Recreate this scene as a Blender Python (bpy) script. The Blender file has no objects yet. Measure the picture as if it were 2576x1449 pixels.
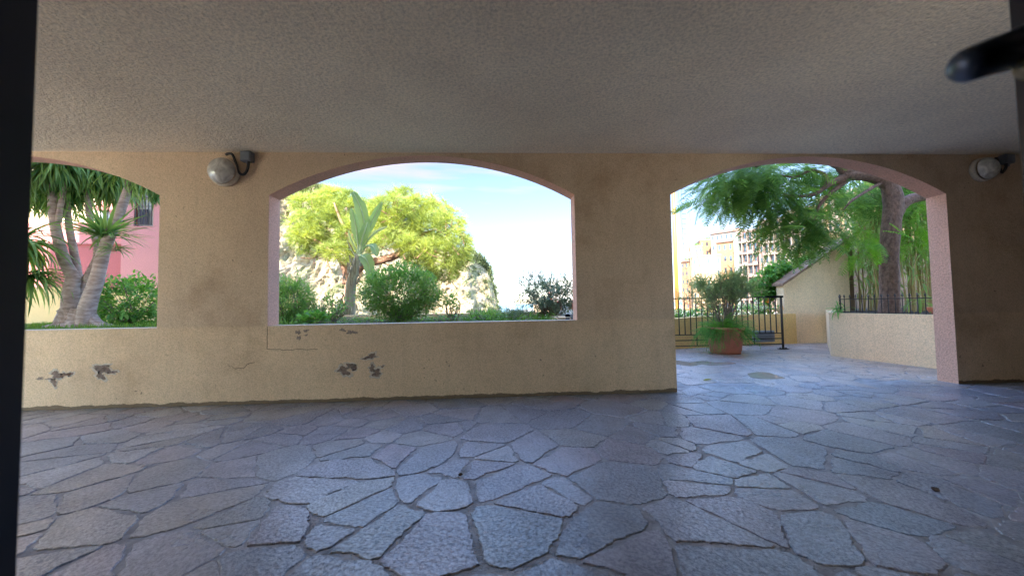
import bpy, math, random
import numpy as np
from mathutils import Vector, Matrix, noise as mnoise
R = math.radians
rng = np.random.default_rng(7)
random.seed(7)
SC = bpy.context.scene
COL = SC.collection

# ------------------------------------------------------------------ camera
PITCH, ROLL, YAW, FPX = .0423, -.0164, .0483, 937.1      # FPX: focal length in pixels of a 2576 px wide frame
_f = np.array([math.sin(YAW)*math.cos(PITCH), math.cos(YAW)*math.cos(PITCH), math.sin(PITCH)])
_r = np.array([math.cos(YAW), -math.sin(YAW), 0.]); _u = np.cross(_r, _f)
_r, _u = math.cos(ROLL)*_r + math.sin(ROLL)*_u, -math.sin(ROLL)*_r + math.cos(ROLL)*_u
cam = bpy.data.cameras.new('camera'); camo = bpy.data.objects.new('camera', cam); COL.objects.link(camo)
m = Matrix(((_r[0], _u[0], -_f[0], 0), (_r[1], _u[1], -_f[1], 0), (_r[2], _u[2], -_f[2], 1.0), (0, 0, 0, 1)))
camo.matrix_world = m
cam.sensor_width = 36; cam.lens = 36*FPX/2576; cam.clip_start = .02; cam.clip_end = 6000
cam.dof.use_dof = True; cam.dof.focus_distance = 5.0; cam.dof.aperture_fstop = 3.3
SC.camera = camo

# ------------------------------------------------------------------ light
SUN_EL, SUN_ROT = R(40), R(207)
W = bpy.data.worlds.new('World'); SC.world = W; W.use_nodes = True
nt = W.node_tree; N = nt.nodes; L = nt.links
sky = N.new('ShaderNodeTexSky'); sky.sky_type = 'NISHITA'; sky.sun_disc = False
sky.sun_elevation = SUN_EL; sky.sun_rotation = SUN_ROT; sky.air_density = .9; sky.dust_density = .1; sky.ozone_density = 2.5
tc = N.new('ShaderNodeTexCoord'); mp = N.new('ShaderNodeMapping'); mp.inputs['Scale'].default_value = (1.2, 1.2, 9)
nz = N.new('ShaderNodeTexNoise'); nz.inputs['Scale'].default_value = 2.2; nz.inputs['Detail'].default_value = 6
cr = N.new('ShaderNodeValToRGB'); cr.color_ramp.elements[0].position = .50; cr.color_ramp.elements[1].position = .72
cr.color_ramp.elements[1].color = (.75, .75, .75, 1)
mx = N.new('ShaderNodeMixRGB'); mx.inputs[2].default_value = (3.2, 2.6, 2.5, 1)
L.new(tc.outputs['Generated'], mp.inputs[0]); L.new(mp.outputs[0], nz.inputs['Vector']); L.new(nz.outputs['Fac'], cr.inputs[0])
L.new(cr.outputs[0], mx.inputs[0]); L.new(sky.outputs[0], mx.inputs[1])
N['Background'].inputs['Strength'].default_value = .14
tn = N.new('ShaderNodeMixRGB'); tn.blend_type = 'MULTIPLY'; tn.inputs[0].default_value = 1; tn.inputs[2].default_value = (.80, .91, .98, 1)
L.new(mx.outputs[0], tn.inputs[1])
# added: unseen sky overhead and south kept bright to fill shade; low north dimmed
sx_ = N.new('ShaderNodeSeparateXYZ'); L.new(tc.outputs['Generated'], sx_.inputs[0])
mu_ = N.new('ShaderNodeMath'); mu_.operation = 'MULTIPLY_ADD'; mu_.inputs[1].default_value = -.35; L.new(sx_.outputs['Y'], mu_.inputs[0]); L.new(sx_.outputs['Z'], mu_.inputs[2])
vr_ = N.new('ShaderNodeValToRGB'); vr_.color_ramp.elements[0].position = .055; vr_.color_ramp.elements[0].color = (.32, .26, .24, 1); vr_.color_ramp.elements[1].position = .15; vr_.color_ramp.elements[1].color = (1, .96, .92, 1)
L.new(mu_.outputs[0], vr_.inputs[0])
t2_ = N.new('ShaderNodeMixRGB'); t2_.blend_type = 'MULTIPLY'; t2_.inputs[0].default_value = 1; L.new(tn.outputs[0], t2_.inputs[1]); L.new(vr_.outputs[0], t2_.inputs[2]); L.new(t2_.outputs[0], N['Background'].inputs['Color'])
sl = bpy.data.lights.new('sun', 'SUN'); sl.energy = 2.3; sl.angle = R(.5); sl.color = (1, .93, .82)
so = bpy.data.objects.new('sun', sl); COL.objects.link(so)
sd = Vector((math.sin(SUN_ROT)*math.cos(SUN_EL), math.cos(SUN_ROT)*math.cos(SUN_EL), math.sin(SUN_EL)))
so.rotation_euler = sd.to_track_quat('Z', 'Y').to_euler()
SC.view_settings.view_transform = 'Standard'; SC.view_settings.look = 'None'
SC.view_settings.exposure = 3.5; SC.view_settings.gamma = 1
SC.cycles.use_denoising = True
SC.cycles.max_bounces = 10; SC.cycles.diffuse_bounces = 7; SC.cycles.transparent_max_bounces = 16
SC.cycles.sample_clamp_indirect = 8

# ------------------------------------------------------------------ helpers
def ray(px, py): return (px-1288)*_r - (py-724.5)*_u + FPX*_f
def at(px, py, Y):
    """point at depth Y on the sight line of a survey pixel"""
    v = ray(px, py); k = Y/v[1]; return np.array([v[0]*k, Y, 1+v[2]*k])
def atz(px, py, z):
    v = ray(px, py); k = (z-1)/v[2]; return np.array([v[0]*k, v[1]*k, z])

class MB:
    def __init__(s): s.V = []; s.F = []; s.M = []; s.n = 0
    def add(s, v, f, m=0):
        v = np.asarray(v, float).reshape(-1, 3); s.V.append(v)
        for q in f: s.F.append(tuple(int(i)+s.n for i in q)); s.M.append(m)
        s.n += len(v); return s
    def box(s, x0, x1, y0, y1, z0, z1, m=0, rot=None, o=(0, 0, 0)):
        v = np.array([[x, y, z] for z in (z0, z1) for y in (y0, y1) for x in (x0, x1)], float)
        if rot is not None:
            c, sn = math.cos(rot), math.sin(rot); v = np.c_[v[:, 0]*c-v[:, 1]*sn, v[:, 0]*sn+v[:, 1]*c, v[:, 2]]
        return s.add(v+np.array(o), [(0, 2, 3, 1), (4, 5, 7, 6), (0, 1, 5, 4), (2, 6, 7, 3), (0, 4, 6, 2), (1, 3, 7, 5)], m)
    def tube(s, path, rad, n=8, m=0, cap=True, bump=0):
        P = np.array(path, float); k = len(P); rad = np.full(k, rad) if np.isscalar(rad) else np.array(rad, float)
        T = np.gradient(P, axis=0); T /= np.linalg.norm(T, axis=1)[:, None]+1e-9
        a = np.array([0, 0, 1.]) if abs(T[0][2]) < .9 else np.array([1., 0, 0]); U = np.cross(a, T[0]); U /= np.linalg.norm(U)
        V = []
        for i in range(k):
            U = U-T[i]*(U@T[i]); U /= np.linalg.norm(U)+1e-9; Wv = np.cross(T[i], U)
            for j in range(n):
                t = 2*math.pi*j/n; r = rad[i]
                if bump: r *= 1+bump*math.sin(3*t+i*.4)+bump*(random.random()-.5)
                V.append(P[i]+r*(math.cos(t)*U+math.sin(t)*Wv))
        F = [(i*n+j, i*n+(j+1) % n, (i+1)*n+(j+1) % n, (i+1)*n+j) for i in range(k-1) for j in range(n)]
        if cap: F += [tuple(range(n-1, -1, -1)), tuple(range((k-1)*n, k*n))]
        return s.add(V, F, m)
    def lathe(s, prof, n=28, m=0, o=(0, 0, 0), axis='z'):
        V = []
        for r, z in prof:
            for j in range(n):
                t = 2*math.pi*j/n; c, sn = r*math.cos(t), r*math.sin(t)
                V.append((c, sn, z) if axis == 'z' else (c, -z, sn))
        k = len(prof)
        F = [(i*n+j, i*n+(j+1) % n, (i+1)*n+(j+1) % n, (i+1)*n+j) for i in range(k-1) for j in range(n)]
        return s.add(np.array(V)+np.array(o), F, m)
    def prism(s, poly, y0, y1, m=0, me=None):
        """poly in x,z (counter-clockwise), from y0 to y1"""
        k = len(poly); V = [(x, y0, z) for x, z in poly]+[(x, y1, z) for x, z in poly]
        s.add(V, [tuple(range(k)), tuple(range(2*k-1, k-1, -1))], m)
        s.add(V, [(i, i+k, (i+1) % k+k, (i+1) % k) for i in range(k)], m if me is None else me); return s
    def scatter(s, tv, tf, pos, rot, sc, m=0):
        """copies of a template inside one mesh; rot (n,3,3)"""
        tv = np.asarray(tv, float); n = len(pos); sc = np.asarray(sc, float).reshape(n, 1, -1)
        V = np.einsum('nij,kj->nki', rot, tv)*sc+pos[:, None, :] if sc.shape[2] == 1 else np.einsum('nij,nkj->nki', rot, tv[None]*sc)+pos[:, None, :]
        k = len(tv); V = V.reshape(-1, 3); s.V.append(V)
        for i in range(n):
            b = s.n+i*k
            for q in tf: s.F.append(tuple(b+j for j in q)); s.M.append(m)
        s.n += len(V); return s
    def build(s, name, mats, parent=None, smooth=False):
        me = bpy.data.meshes.new(name); V = np.concatenate(s.V) if s.V else np.zeros((0, 3))
        me.from_pydata(V.tolist(), [], s.F)
        if not isinstance(mats, (list, tuple)): mats = [mats]
        for mm in mats: me.materials.append(mm)
        if len(mats) > 1: me.polygons.foreach_set('material_index', s.M)
        if smooth: me.polygons.foreach_set('use_smooth', [True]*len(s.F))
        me.update(); o = bpy.data.objects.new(name, me); COL.objects.link(o)
        if parent is not None: o.parent = parent
        return o

def tag(o, label=None, cat=None, group=None, kind=None):
    if label: o['label'] = label
    if cat: o['category'] = cat
    if group: o['group'] = group
    if kind: o['kind'] = kind
    return o
def thing(name, label, cat, group=None, loc=(0, 0, 0)):
    o = bpy.data.objects.new(name, None); COL.objects.link(o); o.location = [float(c) for c in loc]; o.empty_display_size = .2
    return tag(o, label, cat, group)
def seat(e, *parts):
    """the Empty stands at the base: parts were modelled in world coordinates"""
    for p in parts:
        if p.parent is e: p.matrix_parent_inverse = Matrix.Translation(-Vector(e.location))
def rotz_mats(ang): 
    c, s = np.cos(ang), np.sin(ang); Z = np.zeros_like(c); O = np.ones_like(c)
    return np.stack([np.stack([c, -s, Z], -1), np.stack([s, c, Z], -1), np.stack([Z, Z, O], -1)], -2)
def frame(D, roll=None, up=(0, 0, 1)):
    """matrices whose local +Y points along D, local Z near 'up'"""
    D = D/np.linalg.norm(D, axis=1)[:, None]; u = np.broadcast_to(np.array(up, float), D.shape)
    X = np.cross(D, u); ln = np.linalg.norm(X, axis=1)[:, None]; X = np.where(ln < 1e-3, np.array([1., 0, 0]), X/np.maximum(ln, 1e-6)); Zv = np.cross(X, D)
    if roll is not None:
        c, s = np.cos(roll)[:, None], np.sin(roll)[:, None]; X, Zv = c*X+s*Zv, -s*X+c*Zv
    return np.stack([X, D, Zv], -1)
def rdir(n, lo=-1., hi=1.):
    z = rng.uniform(lo, hi, n); t = rng.uniform(0, 2*math.pi, n); r = np.sqrt(1-z*z)
    return np.stack([r*np.cos(t), r*np.sin(t), z], -1)
def bez(pts, n=14):
    """smooth path through points (Catmull-Rom)"""
    P = [np.array(p, float) for p in pts]; P = [2*P[0]-P[1]]+P+[2*P[-1]-P[-2]]; out = []
    seg = len(P)-3
    for i in range(seg):
        for k in range(max(2, n//seg)):
            t = k/max(2, n//seg); a, b, c, d = P[i:i+4]
            out.append(.5*((2*b)+(c-a)*t+(2*a-5*b+4*c-d)*t*t+(3*b-a-3*c+d)*t**3))
    out.append(P[-2]); return np.array(out)

# leaf templates: local +Y is the leaf's length, Z its upper side
def leaf_t(w=.3, n=3, droop=0., fold=.12, shape=1.):
    V = []; F = []
    for i in range(n+1):
        t = i/n; hw = w/2*(math.sin(math.pi*min(1, (t*.92+.06)))**shape); z = -droop*t*t
        V += [(-hw, t, z+fold*hw), (0, t, z-fold*hw), (hw, t, z+fold*hw)]
    for i in range(n):
        a = 3*i; F += [(a, a+1, a+4, a+3), (a+1, a+2, a+5, a+4)]
    return np.array(V), F
def strap_t(w=.06, n=6, droop=.5, fold=.2):
    V = []; F = []
    for i in range(n+1):
        t = i/n; hw = w/2*(min(1, .5+t*3)*(1-t**3)+.02); ang = droop*t*1.6
        y = math.sin(ang)/(droop*1.6) if droop > .01 else t; z = -(1-math.cos(ang))/(droop*1.6) if droop > .01 else 0
        V += [(-hw, y, z+fold*hw), (0, y, z-fold*hw), (hw, y, z+fold*hw)]
    for i in range(n):
        a = 3*i; F += [(a, a+1, a+4, a+3), (a+1, a+2, a+5, a+4)]
    return np.array(V), F
def frond_t(pairs=13, plen=.30, pw=.05, droop=.25):
    """feathery compound leaf: a midrib with pairs of narrow leaflets"""
    V = []; F = []
    def strip(a, b, w, nrm):
        a, b = np.array(a, float), np.array(b, float); d = b-a; s = np.cross(d, nrm); s /= np.linalg.norm(s)+1e-9
        k = len(V); V.extend([a-s*w*.35, a+s*w*.35, (a*.45+b*.55)+s*w*.5, b, (a*.45+b*.55)-s*w*.5]); F.append((k, k+1, k+2, k+3, k+4))
    def c(t): return np.array([0, t, -droop*t*t])
    for i in range(6): strip(c(i/6), c((i+1.1)/6), .012, (0, 0, 1))
    for i in range(pairs):
        t = .12+.86*i/(pairs-1); L_ = plen*math.sin(math.pi*(.18+.72*t))**.8
        for s in (-1, 1):
            e = c(t)+np.array([s*L_*.92, L_*.42, -L_*.25-.05*random.random()]); strip(c(t), e, pw, (0, 0, 1))
    return np.array(V), F

# ------------------------------------------------------------------ materials
def newmat(name):
    m = bpy.data.materials.new(name); m.use_nodes = True; t = m.node_tree; return m, t, t.nodes['Principled BSDF']
def nd(t, typ, **kw):
    n = t.nodes.new(typ)
    for k, v in kw.items():
        if hasattr(n, k) and not isinstance(getattr(n, k, None), bpy.types.bpy_prop_collection): setattr(n, k, v)
        else: n.inputs[k.replace('_', ' ')].default_value = v
    return n
def noise_n(t, scale, detail=4, rough=.55, vec=None, dist=0):
    n = t.nodes.new('ShaderNodeTexNoise'); n.inputs['Scale'].default_value = scale; n.inputs['Detail'].default_value = detail
    n.inputs['Roughness'].default_value = rough; n.inputs['Distortion'].default_value = dist
    if vec is not None: t.links.new(vec, n.inputs['Vector'])
    return n
def ramp(t, src, p0, c0, p1, c1):
    r = t.nodes.new('ShaderNodeValToRGB'); e = r.color_ramp.elements; e[0].position = p0; e[1].position = p1
    e[0].color = (*c0, 1) if len(c0) == 3 else c0; e[1].color = (*c1, 1) if len(c1) == 3 else c1
    t.links.new(src, r.inputs[0]); return r
def mixc(t, fac, a, b, mode='MIX'):
    n = t.nodes.new('ShaderNodeMixRGB'); n.blend_type = mode
    for i, v in ((0, fac), (1, a), (2, b)):
        if isinstance(v, (int, float)): n.inputs[i].default_value = v
        elif isinstance(v, tuple): n.inputs[i].default_value = (*v, 1) if len(v) == 3 else v
        else: t.links.new(v, n.inputs[i])
    return n
def sc3(c, k): return tuple(min(1, x*k) for x in c)
def posn(t):
    return t.nodes.new('ShaderNodeNewGeometry').outputs['Position']
def plain(name, col, rough=.6, metal=0, var=.15, scale=9, bump=0, bscale=60, spec=.5):
    m, t, b = newmat(name); p = posn(t)
    n = noise_n(t, scale, 5, .6, p); r = ramp(t, n.outputs['Fac'], .3, sc3(col, 1-var), .7, sc3(col, 1+var))
    t.links.new(r.outputs[0], b.inputs['Base Color']); b.inputs['Roughness'].default_value = rough; b.inputs['Metallic'].default_value = metal
    b.inputs['Specular IOR Level'].default_value = spec
    if bump:
        n2 = noise_n(t, bscale, 3, .6, p); bp = t.nodes.new('ShaderNodeBump'); bp.inputs['Strength'].default_value = bump; bp.inputs['Distance'].default_value = .01
        t.links.new(n2.outputs['Fac'], bp.inputs['Height']); t.links.new(bp.outputs[0], b.inputs['Normal'])
    return m
def stucco(name, col, col2=None, bump=.5, scale=95, dirt=0., spots=0., basez=None, dist=.006):
    """sprayed render: fine grain, soft colour drift, specks, grime"""
    m, t, b = newmat(name); p = posn(t); col2 = col2 or sc3(col, .8)
    big = noise_n(t, .9, 5, .6, p); r = ramp(t, big.outputs['Fac'], .32, col2, .68, sc3(col, 1.04))
    fine = noise_n(t, scale, 3, .65, p); g = ramp(t, fine.outputs['Fac'], .3, (.72, .72, .72), .62, (1.06, 1.06, 1.06))
    c = mixc(t, 1., r.outputs[0], g.outputs[0], 'MULTIPLY').outputs[0]
    if spots:
        sp = noise_n(t, 26, 2, .5, p); sr = ramp(t, sp.outputs['Fac'], .70, (0, 0, 0), .76, (1, 1, 1))
        s2 = noise_n(t, 1.7, 3, .5, p); s2r = ramp(t, s2.outputs['Fac'], .48, (0, 0, 0), .62, (spots, spots, spots))
        f = mixc(t, 1., sr.outputs[0], s2r.outputs[0], 'MULTIPLY'); c = mixc(t, f.outputs[0], c, (.10, .075, .06)).outputs[0]
    if dirt:
        mpn = t.nodes.new('ShaderNodeMapping'); mpn.inputs['Scale'].default_value = (5, 5, .5); t.links.new(p, mpn.inputs[0])
        st = noise_n(t, 1.3, 6, .65, mpn.outputs[0]); sr = ramp(t, st.outputs['Fac'], .52, (0, 0, 0), .78, (dirt, dirt, dirt))
        c = mixc(t, sr.outputs[0], c, sc3(col, .45)).outputs[0]
    if basez is not None:      # the breast wall below the sills has been repainted a shade lighter
        s0 = t.nodes.new('ShaderNodeSeparateXYZ'); t.links.new(p, s0.inputs[0]); w0 = noise_n(t, 3, 5, .6, p)
        a0 = t.nodes.new('ShaderNodeMath'); a0.operation = 'MULTIPLY_ADD'; a0.inputs[1].default_value = .05; t.links.new(w0.outputs['Fac'], a0.inputs[0]); t.links.new(s0.outputs['Z'], a0.inputs[2])
        r0 = ramp(t, a0.outputs[0], .815, (1.14, 1.13, 1.08), .845, (1, 1, 1)); c = mixc(t, 1., c, r0.outputs[0], 'MULTIPLY').outputs[0]
        w1 = noise_n(t, 1.1, 6, .7, p); r1_ = ramp(t, w1.outputs['Fac'], .50, (1, 1, 1), .72, (.74, .70, .66)); c = mixc(t, 1., c, r1_.outputs[0], 'MULTIPLY').outputs[0]
    if basez is not None:      # splashed earth along the foot of the wall
        sx = t.nodes.new('ShaderNodeSeparateXYZ'); t.links.new(p, sx.inputs[0])
        ns = noise_n(t, 6, 5, .6, p); ad = t.nodes.new('ShaderNodeMath'); ad.operation = 'MULTIPLY_ADD'; ad.inputs[1].default_value = -.07; t.links.new(ns.outputs['Fac'], ad.inputs[0]); t.links.new(sx.outputs['Z'], ad.inputs[2])
        br = ramp(t, ad.outputs[0], -.04+.0, (.8, .8, .8), .0, (0, 0, 0)); 
        ad.use_clamp = False
        c = mixc(t, br.outputs[0], c, (.07, .05, .03)).outputs[0]
    t.links.new(c, b.inputs['Base Color']); b.inputs['Roughness'].default_value = .93; b.inputs['Specular IOR Level'].default_value = .25
    bp = t.nodes.new('ShaderNodeBump'); bp.inputs['Strength'].default_value = bump; bp.inputs['Distance'].default_value = dist
    mid = noise_n(t, scale*.35, 3, .6, p); sm = t.nodes.new('ShaderNodeMath'); sm.operation = 'ADD'
    t.links.new(fine.outputs['Fac'], sm.inputs[0]); t.links.new(mid.outputs['Fac'], sm.inputs[1]); t.links.new(sm.outputs[0], bp.inputs['Height'])
    t.links.new(bp.outputs[0], b.inputs['Normal']); return m
def leafmat(name, c1, c2, trans=.45, scale=6, gloss=.25):
    m, t, b = newmat(name); p = posn(t)
    isl = t.nodes.new('ShaderNodeNewGeometry').outputs['Random Per Island']
    n = noise_n(t, scale, 3, .5, p); ad = t.nodes.new('ShaderNodeMath'); ad.operation = 'MULTIPLY_ADD'; ad.inputs[1].default_value = .45
    t.links.new(isl, ad.inputs[0]); t.links.new(n.outputs['Fac'], ad.inputs[2])
    r = ramp(t, ad.outputs[0], .45, c1, .95, c2); t.links.new(r.outputs[0], b.inputs['Base Color'])
    b.inputs['Roughness'].default_value = .45; b.inputs['Specular IOR Level'].default_value = gloss
    tr = t.nodes.new('ShaderNodeBsdfTranslucent'); tcx = mixc(t, 1., r.outputs[0], (1.5, 1.35, .6), 'MULTIPLY'); t.links.new(tcx.outputs[0], tr.inputs['Color'])
    ms = t.nodes.new('ShaderNodeMixShader'); ms.inputs[0].default_value = trans
    t.links.new(b.outputs[0], ms.inputs[1]); t.links.new(tr.outputs[0], ms.inputs[2])
    t.links.new(ms.outputs[0], t.nodes['Material Output'].inputs['Surface']); return m
def barkmat(name, c1, c2, sx=14, sz=3, bump=.8):
    m, t, b = newmat(name); p = posn(t); mpn = t.nodes.new('ShaderNodeMapping'); mpn.inputs['Scale'].default_value = (sx, sx, sz); t.links.new(p, mpn.inputs[0])
    n = noise_n(t, 1.6, 7, .68, mpn.outputs[0], .4); r = ramp(t, n.outputs['Fac'], .35, c1, .68, c2)
    t.links.new(r.outputs[0], b.inputs['Base Color']); b.inputs['Roughness'].default_value = .9
    bp = t.nodes.new('ShaderNodeBump'); bp.inputs['Strength'].default_value = bump; bp.inputs['Distance'].default_value = .02
    t.links.new(n.outputs['Fac'], bp.inputs['Height']); t.links.new(bp.outputs[0], b.inputs['Normal']); return m
def stonemat(name, cols, rough=.42, bump=.6):
    m, t, b = newmat(name); g = t.nodes.new('ShaderNodeNewGeometry'); p = g.outputs['Position']
    r = t.nodes.new('ShaderNodeValToRGB'); e = r.color_ramp.elements
    while len(e) < len(cols): e.new(.5)
    for i, c in enumerate(cols): e[i].position = i/(len(cols)-1); e[i].color = (*c, 1)
    t.links.new(g.outputs['Random Per Island'], r.inputs[0])
    mpn = t.nodes.new('ShaderNodeMapping'); mpn.inputs['Scale'].default_value = (1.7, 2.1, 1)
    vr = t.nodes.new('ShaderNodeVectorRotate'); vr.rotation_type = 'Z_AXIS'; an = t.nodes.new('ShaderNodeMath'); an.operation = 'MULTIPLY'; an.inputs[1].default_value = 41.; t.links.new(g.outputs['Random Per Island'], an.inputs[0]); t.links.new(an.outputs[0], vr.inputs['Angle']); t.links.new(p, vr.inputs['Vector']); t.links.new(vr.outputs[0], mpn.inputs[0])
    st = noise_n(t, 2.6, 8, .66, mpn.outputs[0], .6); sr = ramp(t, st.outputs['Fac'], .3, (.66, .66, .68), .72, (1.28, 1.26, 1.24))
    c = mixc(t, 1., r.outputs[0], sr.outputs[0], 'MULTIPLY').outputs[0]
    bl = noise_n(t, .8, 6, .62, p); br = ramp(t, bl.outputs['Fac'], .46, (0, 0, 0), .7, (.55, .55, .55)); c = mixc(t, br.outputs[0], c, (.13, .11, .13)).outputs[0]
    t.links.new(c, b.inputs['Base Color'])
    gr = noise_n(t, 30, 7, .82, mpn.outputs[0], .15); gc = ramp(t, gr.outputs['Fac'], .40, (.42, .42, .47), .60, (1.42, 1.42, 1.40)); gv = noise_n(t, 1.6, 3, .5, p); gvr = ramp(t, gv.outputs['Fac'], .35, (.25, .25, .25), .65, (1, 1, 1)); c = mixc(t, gvr.outputs[0], c, mixc(t, 1., c, gc.outputs[0], 'MULTIPLY').outputs[0]).outputs[0]; t.links.new(c, b.inputs['Base Color']); wv = noise_n(t, 9, 4, .6, mpn.outputs[0]); sm = t.nodes.new('ShaderNodeMath'); sm.operation = 'MULTIPLY_ADD'; sm.inputs[1].default_value = .45
    t.links.new(gr.outputs['Fac'], sm.inputs[0]); t.links.new(wv.outputs['Fac'], sm.inputs[2])
    bp = t.nodes.new('ShaderNodeBump'); bp.inputs['Strength'].default_value = .9; bp.inputs['Distance'].default_value = .012
    t.links.new(sm.outputs[0], bp.inputs['Height']); t.links.new(bp.outputs[0], b.inputs['Normal'])
    rr = ramp(t, bl.outputs['Fac'], .35, (rough-.1,)*3, .7, (rough+.16,)*3); t.links.new(rr.outputs[0], b.inputs['Roughness'])
    b.inputs['Specular IOR Level'].default_value = .9; cw = ramp(t, gr.outputs['Fac'], .42, (.0, .0, .0), .58, (1, 1, 1)); du = ramp(t, bl.outputs['Fac'], .38, (1, 1, 1), .66, (.35, .35, .35)); cm = mixc(t, 1., cw.outputs[0], du.outputs[0], 'MULTIPLY'); t.links.new(cm.outputs[0], b.inputs['Coat Weight']); b.inputs['Coat Roughness'].default_value = .30; b.inputs['Coat IOR'].default_value = 2.0; bq = t.nodes.new('ShaderNodeBump'); bq.inputs['Strength'].default_value = .35; bq.inputs['Distance'].default_value = .008; t.links.new(wv.outputs['Fac'], bq.inputs['Height']); t.links.new(bq.outputs[0], b.inputs['Coat Normal']); return m
def glassmat(name, col=(.05, .07, .08), rough=.08):
    m, t, b = newmat(name); b.inputs['Base Color'].default_value = (*col, 1); b.inputs['Roughness'].default_value = rough; b.inputs['Specular IOR Level'].default_value = .8; return m

M = {}
M['ceil'] = stucco('ceiling_stucco', (.95, .81, .60), (.84, .70, .52), 1., 48, dist=.012, dirt=.12)
M['wall'] = stucco('tan_stucco', (.64, .475, .325), (.57, .42, .29), .5, 85, dirt=.2, spots=.8, basez=0)
M['reveal'] = stucco('pink_stucco', (.76, .44, .32), (.70, .40, .29), .9, 60, dist=.012)
M['cream'] = stucco('cream_stucco', (.94, .68, .43), (.88, .62, .39), .6, 60, dirt=.25)
M['ochre'] = stucco('ochre_stucco', (.88, .56, .22), (.82, .51, .20), .7, 55)
M['pinkb'] = stucco('rose_render', (.62, .26, .24), (.58, .24, .22), .3, 70)
M['pinkd'] = stucco('deep_rose_render', (.46, .15, .15), (.42, .14, .14), .3, 70)
M['pinkl'] = stucco('light_rose_render', (.60, .28, .27), (.56, .26, .25), .3, 70)
M['yellow'] = stucco('yellow_render', (.85, .62, .30), (.78, .57, .27), .3, 70)
M['stone'] = stonemat('grey_blue_slabs', [(.24, .29, .38), (.33, .34, .42), (.20, .25, .34), (.39, .42, .48), (.31, .28, .36), (.27, .31, .36), (.36, .36, .38)], .36)
M['stone2'] = stonemat('rosy_slabs', [(.50, .42, .40), (.42, .40, .43), (.54, .44, .40), (.40, .37, .40)], .36)
M['grout'] = plain('grout', (.33, .33, .36), .6, var=.4, scale=11, bump=.8, bscale=90)
M['black'] = plain('blue_black_frame', (.004, .004, .007), .7, var=.3, spec=.04)
M['navy'] = plain('navy_gasket', (.014, .018, .04), .35, var=.2)
M['handle'] = plain('dark_handle_metal', (.13, .17, .27), .32, .5, var=.1)
M['brass'] = plain('pale_brass', (.6, .55, .38), .35, .4, var=.1)
M['iron'] = plain('dark_iron', (.035, .028, .03), .5, .3, var=.3)
M['terra'] = plain('terracotta', (.60, .21, .13), .8, var=.2, scale=5, bump=.3)
M['soil'] = plain('soil', (.05, .035, .025), .95, var=.5, scale=8, bump=.9, bscale=30)
M['rubber'] = plain('black_conduit', (.02, .018, .022), .5)
M['greybox'] = plain('grey_box', (.14, .15, .17), .5, var=.1)
M['copings'] = plain('tile_coping', (.25, .14, .09), .8, var=.35, scale=8)
M['white'] = plain('white_paint', (.78, .77, .74), .5, var=.05)
M['dark'] = plain('dark_room', (.03, .03, .035), .8)
M['pal'] = leafmat('strap_leaves', (.08, .22, .07), (.32, .50, .16), .3, 3, .5)
M['laur'] = leafmat('glossy_shrub_leaves', (.09, .27, .06), (.26, .50, .14), .45, 5, .5)
M['fine'] = leafmat('fine_shrub_leaves', (.10, .26, .07), (.27, .46, .15), .45, 7, .4)
M['grey'] = leafmat('grey_green_leaves', (.10, .17, .13), (.27, .35, .26), .3, 7, .3)
M['pine'] = leafmat('pine_needles', (.13, .19, .045), (.46, .53, .14), .4, .9, .2)
M['ban'] = leafmat('banana_leaf', (.12, .23, .11), (.32, .46, .21), .45, 1.5, .5)
M['jac'] = leafmat('feathery_leaves', (.08, .21, .06), (.24, .40, .12), .5, 1.6, .2)
M['jac2'] = leafmat('light_feathery_leaves', (.14, .34, .04), (.26, .50, .07), .5, 1.6, .2)
M['bam'] = leafmat('bamboo_leaves', (.15, .29, .09), (.38, .50, .22), .45, 2, .3)
M['ole'] = leafmat('oleander_leaves', (.16, .26, .12), (.42, .50, .28), .35, 5, .3)
M['fern'] = leafmat('fern_leaves', (.08, .27, .07), (.24, .48, .14), .45, 5, .2)
M['grass'] = leafmat('grass_blades', (.06, .17, .03), (.20, .36, .07), .4, 3, .2)
M['cliffv'] = leafmat('hillside_scrub', (.08, .10, .045), (.22, .25, .12), .3, .2, .1)
M['red'] = leafmat('red_petals', (.6, .05, .03), (.8, .12, .08), .3, 5, .1)
M['whitef'] = leafmat('white_petals', (.75, .75, .72), (.85, .85, .82), .3, 5, .1)
M['orangef'] = leafmat('orange_petals', (.75, .25, .03), (.85, .35, .06), .3, 5, .1)
M['violetf'] = leafmat('violet_petals', (.35, .2, .5), (.5, .35, .65), .3, 5, .1)
M['palbark'] = barkmat('ringed_bark', (.28, .20, .18), (.64, .52, .47), 5, 16, .7)
M['jacbark'] = barkmat('brown_bark', (.13, .075, .06), (.36, .22, .17), 16, 9, .8)
M['pinebark'] = barkmat('pine_bark', (.16, .08, .05), (.42, .24, .15), 6, 3, .8)
M['banbark'] = barkmat('banana_stem', (.16, .12, .07), (.42, .40, .26), 18, 1.2, .8)
M['twig'] = barkmat('twigs', (.16, .125, .10), (.40, .33, .26), 20, 6, .4)
M['cane'] = barkmat('bamboo_canes', (.28, .19, .07), (.55, .42, .18), 8, 2, .2)

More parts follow.
